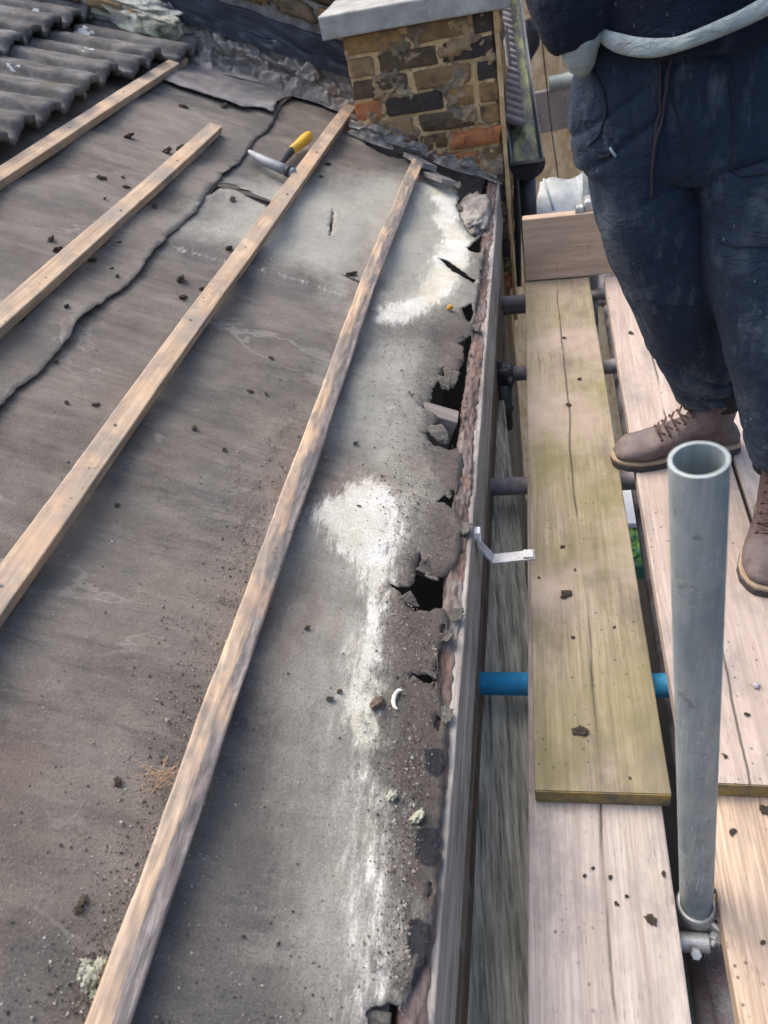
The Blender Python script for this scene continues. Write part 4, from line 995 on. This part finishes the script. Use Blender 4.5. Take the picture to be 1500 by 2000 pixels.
BM = [(1105, 1162, 22), (1135, 1428, 26), (1270, 1793, 20), (1492, 1577, 24), (1430, 1622, 14), (1142, 1712, 8), (1192, 1714, 8), (1296, 1706, 9), (1223, 1750, 7), (1393, 1740, 10), (1158, 1694, 7), (1230, 1520, 6), (1098, 1068, 9), (1053, 1128, 6), (1120, 1245, 8), (1415, 1478, 10), (1200, 1225, 7), (1122, 1112, 7), (1205, 1765, 8), (1490, 1840, 8), (1110, 790, 12), (1130, 740, 10), (1230, 650, 12), (1100, 660, 9), (1460, 1395, 9)]
for i, (px, py, s) in enumerate(BM):
    zt = -.036 if (py > 1560) else .002; p = atZ(px, py, zt); size = s * (p - CAM).length / 1500 * .72
    big = {0: 'dark clod of moss in the middle of the green scaffold board', 1: 'dark clod of moss near the cut end of the green scaffold board', 2: 'oval dark clod of moss on the pale foreground board', 3: 'dark clod of moss on the sawn board at the right edge'}
    debris('moss_clump', clumps[i % 6], p, size, big.get(i, 'tiny dark crumb of moss on the scaffold boards'), 'moss', 'moss crumbs on the scaffold boards', flat=.7)
def rockob(name, px, py, size, mat, label, cat, off=.004, n=6, amp=.5, plane='r'):
    p = onfelt(px, py, off) if plane == 'r' else atZ(px, py, .004); e = MB(); e.rock((0, 0, 0), size, n=n, amp=amp, sq=.9); o = e.build(name, M[mat], smooth=True); o.location = p; o.rotation_euler = (0, TH if plane == 'r' else 0, random.uniform(0, 3)); tag(o, label, cat); return o
rockob('pebble', 738, 1373, (.026, .017, .012), 'stone_brown', 'brown pebble beside the curled white shell near the eaves', 'pebble')
rockob('lichen_flake', 815, 1596, (.013, .02, .007), 'lichen', 'pale lichen flake on the dirty felt near the eaves', 'lichen', amp=1.2)
rockob('lichen_flake', 765, 1555, (.012, .012, .006), 'lichen', 'small greenish lichen flake above the paler flake near the eaves', 'lichen', amp=1.2)
for q, (dx, dy) in enumerate(((0, 0),)):
    e = MB()
    for k in range(14): e.rock((random.uniform(-.012, .010), random.uniform(-.018, .018), random.uniform(-.002, .004)), (random.uniform(.007, .014), random.uniform(.007, .014), .007), n=5, amp=1.0, sq=.9)
    o = e.build('lichen_clump', M['lichen'], smooth=True); o.location = onfelt(178, 1912, .006); o.rotation_euler.y = TH; tag(o, 'frilly pale green lichen clump beside the lowest batten', 'lichen')
rockob('chip', 1477, 1338, (.012, .010, .006), 'tube_grey', 'small blue grey chip on the pinkish board', 'chip', plane='z')
rockob('berry', 879, 600, (.014, .014, .012), 'orange', 'small orange scrap on the felt beside the rotten eaves board', 'scrap', off=.010)
p = onR(780, 1366, .006); tag(tube('snail_shell', [p + Vector((.011 * math.cos(t) * .8, .017 * math.sin(t), 0)) for t in [k * .35 + 1.2 for k in range(11)]], [.001, .002, .003, .003, .0035, .0035, .0035, .0035, .003, .002, .001], M['shell'], n=8), 'curled white shell fragment on the felt near the eaves', 'shell')
e = MB()
for k in range(16):
    p = onR(random.gauss(314, 10), random.gauss(1516, 7), .006 + random.random() * .006); a_ = random.gauss(.5, .7); L_ = random.uniform(.012, .03); d_ = Vector((math.cos(a_), math.sin(a_), -.4 * math.cos(a_))) * L_
    v, f = tube_vf([p - d_, p + d_], .0005, 5); e.add(v, f)
o = e.build('straw_tuft', M['straw']); tag(o, 'little tuft of straw against the lowest batten', 'straw')
# grit: thousands of specks, one object
e = MB(); rng = random.Random(5)
LB = rxy([(0, 1500), (300, 1500), (560, 900), (640, 700), (830, 700), (890, 1000), (860, 1400), (830, 2000), (0, 2000)])
cnt = 0
while cnt < 5200:
    if rng.random() < .55: px = rng.gauss(800, 38); py = rng.uniform(620, 2000)
    elif rng.random() < .5: 
        py = rng.uniform(800, 2000); px = 600 - (py - 870) * .36 - abs(rng.gauss(0, 60)) - 20
    else: px = rng.uniform(0, 880); py = 2000 * (1 - rng.random() ** 1.5 * .8)
    p = onR(px, py, 0)
    if p.x > -.185: continue
    if any(inpoly(np.array([p.x]), np.array([p.y]), h)[0] for h in HOLES): continue
    s = abs(rng.gauss(0, .0009)) + .0006; z = p.z + felt_h(p.x, p.y) + s * .3
    a_ = rng.uniform(0, 6)
    pts_ = [Vector((p.x + s * rng.uniform(.6, 1.4) * math.cos(a_ + t), p.y + s * rng.uniform(.6, 1.4) * math.sin(a_ + t), z)) for t in (0, 2.1, 4.2)] + [Vector((p.x, p.y, z + s))]
    e.add(pts_, [(0, 1, 3), (1, 2, 3), (2, 0, 3)], rng.random()); cnt += 1
mg = NT('grit mixed', .9); mg.col(mg.ramp(mg.attr('tone'), [(0, (.05, .04, .035)), (.45, (.16, .12, .09)), (.6, (.36, .30, .24)), (1, (.62, .58, .52))]))
o = e.build('grit', mg.m); tag(o, 'loose grit and crumbs scattered over the felt', 'grit', kind='stuff')

# ------------------------------------------------------------------ the worker
def ringpx(xl, xr, py, Y, ry, n=28, e=1.0):
    a_ = atY(xl, py, Y); b_ = atY(xr, py, Y); c_ = (a_ + b_) / 2; rx = (b_ - a_).length / 2 * .985
    return [Vector((c_.x + rx * math.cos(t), c_.y + ry * math.sin(t), c_.z)) for t in [2 * math.pi * k / n for k in range(n)]]
def ringw(c_, rx, ry, n=28): return [Vector((c_[0] + rx * math.cos(t), c_[1] + ry * math.sin(t), c_[2])) for t in [2 * math.pi * k / n for k in range(n)]]
def remesh(parts, vox, smooth_it=2):
    e = MB()
    for rings in parts: v, f = loft(rings) if isinstance(rings, list) else rings; e.add(v, f)
    t = mesh('tmp', e.v, e.f); m_ = t.modifiers.new('r', 'REMESH'); m_.mode = 'VOXEL'; m_.voxel_size = vox; m_.use_smooth_shade = True
    s_ = t.modifiers.new('s', 'SMOOTH'); s_.factor = .5; s_.iterations = smooth_it
    dg_ = bpy.context.evaluated_depsgraph_get(); me = bpy.data.meshes.new_from_object(t.evaluated_get(dg_)); bpy.data.objects.remove(t); return me
def finish(me, name, mat, parent, disp=None):
    if disp:
        me.update(); nr = [v.normal.copy() for v in me.vertices]
        for v, n_ in zip(me.vertices, nr): v.co = v.co + n_ * disp(v.co)
    me.materials.clear(); me.materials.append(mat); me.polygons.foreach_set('use_smooth', [True] * len(me.polygons))
    o = link(bpy.data.objects.new(name, me), parent); o.location = -Vector(parent.location); return o
PB = Vector((.33, 1.5, .0)); per = empty('person', tuple(PB))
tag(per, 'worker in paint marked navy trousers and brown boots standing on the scaffold boards', 'person')
legL = [ringpx(1150, 1335, 300, 1.52, .115), ringpx(1162, 1362, 360, 1.51, .112), ringpx(1172, 1374, 410, 1.50, .108), ringpx(1197, 1388, 500, 1.50, .10), ringpx(1222, 1396, 560, 1.50, .095), ringpx(1242, 1404, 610, 1.515, .09), ringpx(1262, 1414, 660, 1.54, .088), ringpx(1284, 1428, 705, 1.57, .082), ringpx(1306, 1432, 745, 1.60, .068), ringpx(1320, 1430, 782, 1.62, .06)]
legR = [ringpx(1335, 1540, 300, 1.50, .118), ringpx(1362, 1560, 400, 1.47, .112), ringpx(1372, 1562, 500, 1.44, .105), ringpx(1386, 1566, 580, 1.42, .10), ringpx(1402, 1570, 650, 1.40, .095), ringpx(1424, 1580, 730, 1.385, .09), ringpx(1448, 1588, 810, 1.375, .082), ringpx(1458, 1588, 865, 1.365, .07), ringpx(1466, 1580, 895, 1.36, .058)]
hipc = [ringpx(1165, 1520, 318, 1.505, .10), ringpx(1122, 1542, 290, 1.515, .125), ringpx(1112, 1535, 235, 1.52, .132), ringpx(1112, 1522, 180, 1.52, .13), ringpx(1118, 1512, 120, 1.52, .125), ringpx(1130, 1500, 60, 1.52, .12)]
me = remesh([legL, legR, hipc], .0055, 4)
def folds(p):
    z = p.z; lowz = max(0, min(1, (.52 - z) / .3)); hi = max(0, min(1, (z - .6) / .15))
    w1 = mn.noise(p * 3) * .4
    def msk(sd, sc_=4.5): return max(0, min(1, .5 + 2.6 * mn.noise(p * sc_ + Vector((sd, sd, 0)))))
    cx = p.x - .26
    a1 = mn.noise(Vector((p.x * 3 + w1, p.y * 3, z * 17 + cx * 8))); a4 = mn.noise(Vector((p.x * 8, p.y * 6, z * 34 + w1 * 8)))
    dia = abs(cx) * 8 + z * 10          # pulls fanning out from the crotch
    a2 = mn.noise(Vector((dia + w1, p.y * 3, z * 1.5))); a3 = mn.noise(Vector((p.x * 15 + w1 * 3 + z * 3, p.y * 5 + 7, z * 2)))
    d = .012 * mn.noise(p * 4.5) + .005 * mn.noise(Vector((p.x * 9, p.y * 9, z * 16)))
    d -= (.003 + .015 * lowz) * math.exp(-abs(a1) / .07) * msk(3) + .008 * hi * math.exp(-abs(a2) / .06) * msk(9) + .006 * (1 - lowz) * math.exp(-abs(a3) / .07) * msk(14) + .006 * lowz * math.exp(-abs(a4) / .09) * msk(21, 7)
    return d + .005
tro = finish(me, 'trousers', M['trouser'], per, folds)
from mathutils.bvhtree import BVHTree
tb_ = BVHTree.FromPolygons([v.co.copy() for v in me.vertices], [tuple(p.vertices) for p in me.polygons])
def onto(px, py, up_=.0015):
    h = tb_.ray_cast(CAM, ray(px, py).normalized()); return h[0] + h[1] * up_ if h[0] else None
def seam(name, px_, r_, mat, up_=.0015, step=8):
    P = []
    for i in range(len(px_) - 1):
        a_, b_ = px_[i], px_[i + 1]; n_ = max(1, int(math.hypot(b_[0] - a_[0], b_[1] - a_[1]) / step))
        for k in range(n_ + (i == len(px_) - 2)):
            q = onto(a_[0] + (b_[0] - a_[0]) * k / n_, a_[1] + (b_[1] - a_[1]) * k / n_, up_)
            if q: P.append(q)
    if len(P) < 3: return
    P = [P[0]] + [(P[i - 1] + P[i] * 2 + P[i + 1]) / 4 for i in range(1, len(P) - 1)] + [P[-1]]
    v, f = tube_vf(P, r_, 7); mesh(name, v, f, mat, tro, smooth=True)
SE = plain('seam thread', (.012, .018, .03), .95)
seam('seam', [(1152, 125), (1178, 170), (1186, 215), (1172, 262), (1150, 285)], .0022, SE)
seam('seam', [(1300, 120), (1312, 190), (1330, 260), (1345, 318)], .0018, SE, .0005)
seam('seam', [(1422, 120), (1432, 220), (1428, 330), (1440, 345), (1495, 340)], .0022, SE)
seam('seam', [(1262, 585), (1300, 600), (1350, 600), (1388, 588)], .0020, SE)
seam('seam', [(1402, 470), (1440, 482), (1498, 480)], .0020, SE)
seam('tear', [(1168, 305), (1176, 309), (1190, 306), (1196, 298)], .0042, M['sock'], .0)
seam('tear_edge', [(1192, 288), (1198, 298), (1204, 306)], .0025, plain('frayed thread', (.30, .36, .42), .9))
seam('drawstring', [(1290, 100), (1293, 170), (1283, 250), (1277, 318)], .0028, M['cord'], .004)
seam('drawstring', [(1312, 100), (1302, 180), (1279, 290), (1274, 345), (1272, 385)], .0028, M['cord'], .006)
# body (one continuous figure under the clothes, head above the frame)
wx = .262
body = remesh([[ringw((wx - .01, 1.53, .80), .11, .085), ringw((wx - .01, 1.53, 1.0), .11, .085), ringw((wx, 1.52, 1.2), .16, .105), ringw((wx, 1.51, 1.38), .17, .10), ringw((wx, 1.51, 1.44), .08, .07), ringw((wx, 1.50, 1.48), .056, .058), ringw((wx, 1.49, 1.54), .056, .062)],
  [ringw((wx, 1.475, 1.525), .03, .03), ringw((wx, 1.47, 1.545), .058, .075), ringw((wx, 1.475, 1.60), .070, .090), ringw((wx, 1.48, 1.66), .076, .098), ringw((wx, 1.485, 1.71), .070, .09), ringw((wx, 1.49, 1.745), .035, .05)],
  tube_vf([(wx, 1.385, 1.635), (wx, 1.365, 1.605), (wx, 1.388, 1.595)], [.008, .013, .010], 12), tube_vf([(wx - .078, 1.49, 1.60), (wx - .083, 1.495, 1.64)], [.012, .016], 10), tube_vf([(wx + .078, 1.49, 1.60), (wx + .083, 1.495, 1.64)], [.012, .016], 10),
  tube_vf([(wx - .16, 1.51, 1.37), (wx - .225, 1.53, 1.18), (wx - .19, 1.52, 1.04), (wx - .13, 1.52, .93)], [.045, .04, .030, .025], 16), tube_vf([(wx + .16, 1.51, 1.37), (wx + .235, 1.55, 1.18), (wx + .235, 1.56, 1.10), (wx + .225, 1.56, 1.04)], [.045, .04, .030, .022], 16),
  [ringw((wx - .08, 1.52, .85), .07, .08), ringw((.37, 1.60, .42), .05, .05), ringw((.385, 1.62, .13), .035, .04)], [ringw((wx + .09, 1.52, .85), .07, .08), ringw((.46, 1.42, .42), .05, .05), ringw((.46, 1.38, .14), .035, .04)]], .009, 3)
finish(body, 'body', M['skin'], per)
hr = remesh([[ringw((wx, 1.505, 1.60), .078, .085), ringw((wx, 1.505, 1.67), .084, .10), ringw((wx, 1.495, 1.72), .078, .098), ringw((wx, 1.495, 1.755), .04, .055)]], .009, 2)
finish(hr, 'hair', M['hair'], per, lambda p: .004 * mn.noise(p * 60) - (.02 if p.y < 1.42 and p.z < 1.69 else 0))
for sx in (-.028, .028):
    fc = MB(); fc.rock((wx + sx, 1.395, 1.64), (.022, .012, .012), n=5, sq=1, amp=0); loc(fc.build('eye', M['white_plastic'], per, smooth=True), per)
fc = MB(); fc.rock((wx, 1.392, 1.573), (.045, .012, .012), n=5, sq=1, amp=.1); loc(fc.build('mouth', plain('lips', (.35, .15, .13)), per, smooth=True), per)
# jacket with sleeves
tor = [ringpx(1150, 1530, 70, 1.515, .15), ringw((wx - .005, 1.515, 1.02), .195, .15), ringw((wx, 1.51, 1.15), .20, .15), ringw((wx, 1.51, 1.30), .205, .145), ringw((wx, 1.51, 1.40), .17, .12), ringw((wx, 1.505, 1.46), .085, .085), ringw((wx, 1.50, 1.50), .075, .078)]
slL = tube_vf([(wx - .16, 1.51, 1.38), (wx - .235, 1.53, 1.20), gat(1108, -60, 1.47), gat(1112, 0, 1.45), gat(1124, 40, 1.44), gat(1133, 72, 1.44)], [.075, .070, .062, .058, .055, .046], 20)
slR = tube_vf([(wx + .16, 1.51, 1.38), (wx + .25, 1.55, 1.20), (wx + .255, 1.56, 1.05), (wx + .19, 1.55, .97)], [.075, .070, .06, .05], 20)
jk = remesh([tor, slL, slR], .008, 3)
finish(jk, 'jacket', M['jacket'], per, lambda p: .012 * mn.noise(Vector((p.x * 8, p.y * 8, p.z * 11))) + .007 * max(0, 1 - abs(mn.noise(Vector((p.x * 5 + p.z * 4, p.y * 5, p.z * 9)))) * 3))
# pale hem band, following the jacket's lower edge
hp_ = [(1148, 66), (1165, 62), (1190, 78), (1230, 90), (1270, 94), (1310, 90), (1350, 78), (1400, 58), (1450, 36), (1500, 10), (1560, -20)]
front = [atY(px, py, 1.52 - .165 * math.sqrt(max(0.02, 1 - (min(0, px - 1340) / 205) ** 2)) - .012 * (px > 1340)) for px, py in hp_]
back = [Vector((p.x, 1.52 + (1.52 - p.y), p.z + .01)) for p in front[::-1]]
loop = front + back; loop = loop + [loop[0]]
fine_ = []
for i in range(len(loop) - 1):
    p0, p1, p2, p3 = loop[max(0, i - 1)], loop[i], loop[i + 1], loop[min(len(loop) - 1, i + 2)]
    for k in range(8):
        t = k / 8; fine_.append(.5 * ((2 * p1) + (p2 - p0) * t + (2 * p0 - 5 * p1 + 4 * p2 - p3) * t * t + (3 * p1 - p0 - 3 * p2 + p3) * t ** 3))
loop = fine_ + [loop[0]]
e = MB(); rings = []
for i, p in enumerate(loop):
    q = loop[(i + 1) % (len(loop) - 1)] if i < len(loop) - 1 else loop[1]
    o_ = Vector((p.x - wx, (p.y - 1.52) * 1.4, 0)).normalized(); rings.append([p + o_ * (((.007 + .003 * mn.noise(p * 30)) * math.cos(t))) + Vector((0, 0, (.0125 + .003 * mn.noise(p * 22 + Vector((5, 0, 0)))) * math.sin(t))) for t in [k * math.pi / 5 for k in range(10)]])
v, f = loft(rings, caps=False); loc(mesh('hem', v, f, M['hem'], per, smooth=True), per)
# pale cuff going into the pocket
v, f = tube_vf([gat(1130, 58, 1.43), gat(1132, 80, 1.425), gat(1134, 100, 1.43), gat(1137, 122, 1.44), gat(1142, 140, 1.46)], [.036, .034, .027, .020, .010], 40)
cu = mesh('cuff', v, f, M['hem'], per, smooth=True); loc(cu, per); 
for v_ in cu.data.vertices: v_.co += Vector((1, 1, 0)).normalized() * (.006 * mn.noise(v_.co * 40) + .008 * mn.noise(v_.co * 16))
# boots
def boot(toe, heel, ankle, label):
    toe = Vector(toe); heel = Vector(heel); d = (toe - heel); d.z = 0; L = d.length; d.normalize(); s_ = Vector((-d.y, d.x, 0)); U = Vector((0, 0, 1))
    root = empty('boot', tuple(heel)); 
    prof = [(-.0, .030, .02, .055), (.02, .036, .02, .085), (.06, .038, .02, .105), (.10, .037, .02, .115), (.14, .040, .02, .098), (.18, .046, .02, .080), (.22, .050, .02, .070), (.255, .046, .02, .064), (.28, .034, .022, .052), (.293, .016, .026, .040)]
    def ring(t, w_, z0_, z1_):
        c_ = heel + d * t * L / .295; zc = (z0_ + z1_) / 2; hz = (z1_ - z0_) / 2
        return [c_ + s_ * (w_ * math.copysign(abs(math.cos(a)) ** .8, math.cos(a))) + U * (zc + hz * math.copysign(abs(math.sin(a)) ** .75, math.sin(a))) for a in [2 * math.pi * k / 24 for k in range(24)]]
    foot = [ring(*q) for q in prof]
    ak = Vector(ankle); 
    def cr(c_, a_, b_, tiltf=0): return [c_ + d * (a_ * math.cos(t)) + s_ * (b_ * math.sin(t)) + U * (tiltf * math.cos(t)) for t in [2 * math.pi * k / 24 for k in range(24)]]
    base = heel + d * .075 * L / .295
    sh_ = [cr(base + U * .04, .055, .036), cr(base + U * .09 , .060, .040, .004), cr(base.lerp(ak, .5) + U * .055, .056, .042, .0), cr(Vector((ak.x, ak.y, heel.z + .150)), .056, .046, .008), cr(Vector((ak.x, ak.y, heel.z + .163)), .052, .043, .008)]
    me = remesh([foot, sh_], .005, 3)
    up = finish(me, 'upper', M['leather'], root, lambda p: .0018 * mn.noise(p * 45) + .003 * mn.noise(p * 16))
    # sole and welt: outlines extruded
    def outline(gr, z0_, z1_):
        pr = [(-.006, .012), (.0, .030), (.03, .037), (.08, .036), (.12, .036), (.16, .043), (.20, .049), (.24, .049), (.27, .040), (.290, .024), (.300, .010)]
        pl_ = [heel + d * t * L / .295 + s_ * (w_ + gr) for t, w_ in pr] + [heel + d * t * L / .295 - s_ * (w_ + gr) for t, w_ in pr[::-1]]
        return [[p + U * z0_ for p in pl_], [p + U * z1_ for p in pl_]]
    for nm, gr, z0_, z1_, mt in (('sole', .004, 0.001, .016, 'sole'), ('welt', .0025, .016, .026, 'midsole')):
        v, f = loft(outline(gr, z0_, z1_)); o = mesh(nm, v, f, M[mt], root); loc(o, root); b_ = o.modifiers.new('b', 'BEVEL'); b_.width = .003; b_.segments = 2
    e = MB()
    for k in range(6):
        t = .105 + .013 * k - (.0 if k < 4 else .0); c_ = heel + d * (.190 - .017 * k) * L / .295; zt = .078 + .0125 * k + (.004 if k > 3 else 0)
        for sg in (-1, 1):
            v, f = tube_vf([c_ + s_ * (.026 * sg) + U * (zt - .004), c_ + d * .006 + U * (zt + .008), c_ - d * .008 - s_ * (.026 * sg) + U * (zt + .008)], .0024, 6); e.add(v, f)
        for sg in (-1, 1): e.rock(c_ + s_ * (.029 * sg) + U * (zt - .004), (.007, .007, .007), n=3)
    loc(e.build('laces', M['lace'], root, smooth=True), root)
    e = MB(); e.rock(heel + d * .128 * L / .295 + U * .150, (.02, .035, .03), n=5, sq=.6, amp=.1); loc(e.build('tongue', M['orange_leather'], root, smooth=True), root)
    tag(root, label, 'boot', 'the worker\'s boots'); return root
M['orange_leather'] = plain('tongue tab', (.20, .09, .05), .8)
bl = boot((.150, 1.575, 0), (.442, 1.622, 0), (.395, 1.615, .15), 'brown lace-up boot pointing toward the roof')
br_ = boot((.398, 1.125, 0), (.485, 1.40, 0), (.470, 1.365, .15), 'brown boot at the right edge pointing toward the camera')
for b_ in (bl, br_):
    # boots are clothing on the person
    root = b_; wl_ = root.location.copy(); root.parent = per; root.location = wl_ - PB
    for k_ in ('category', 'group'): del root[k_]
# cuffs tucked in
for (c_, r_, zt) in (((.395, 1.618), .052, .20), ((.462, 1.372), .052, .20)):
    v, f = tube_vf([(c_[0], c_[1], .13), (c_[0], c_[1], zt + .03)], [r_ * .9, r_], 20); loc(mesh('sock', v, f, M['sock'], per, smooth=True), per)
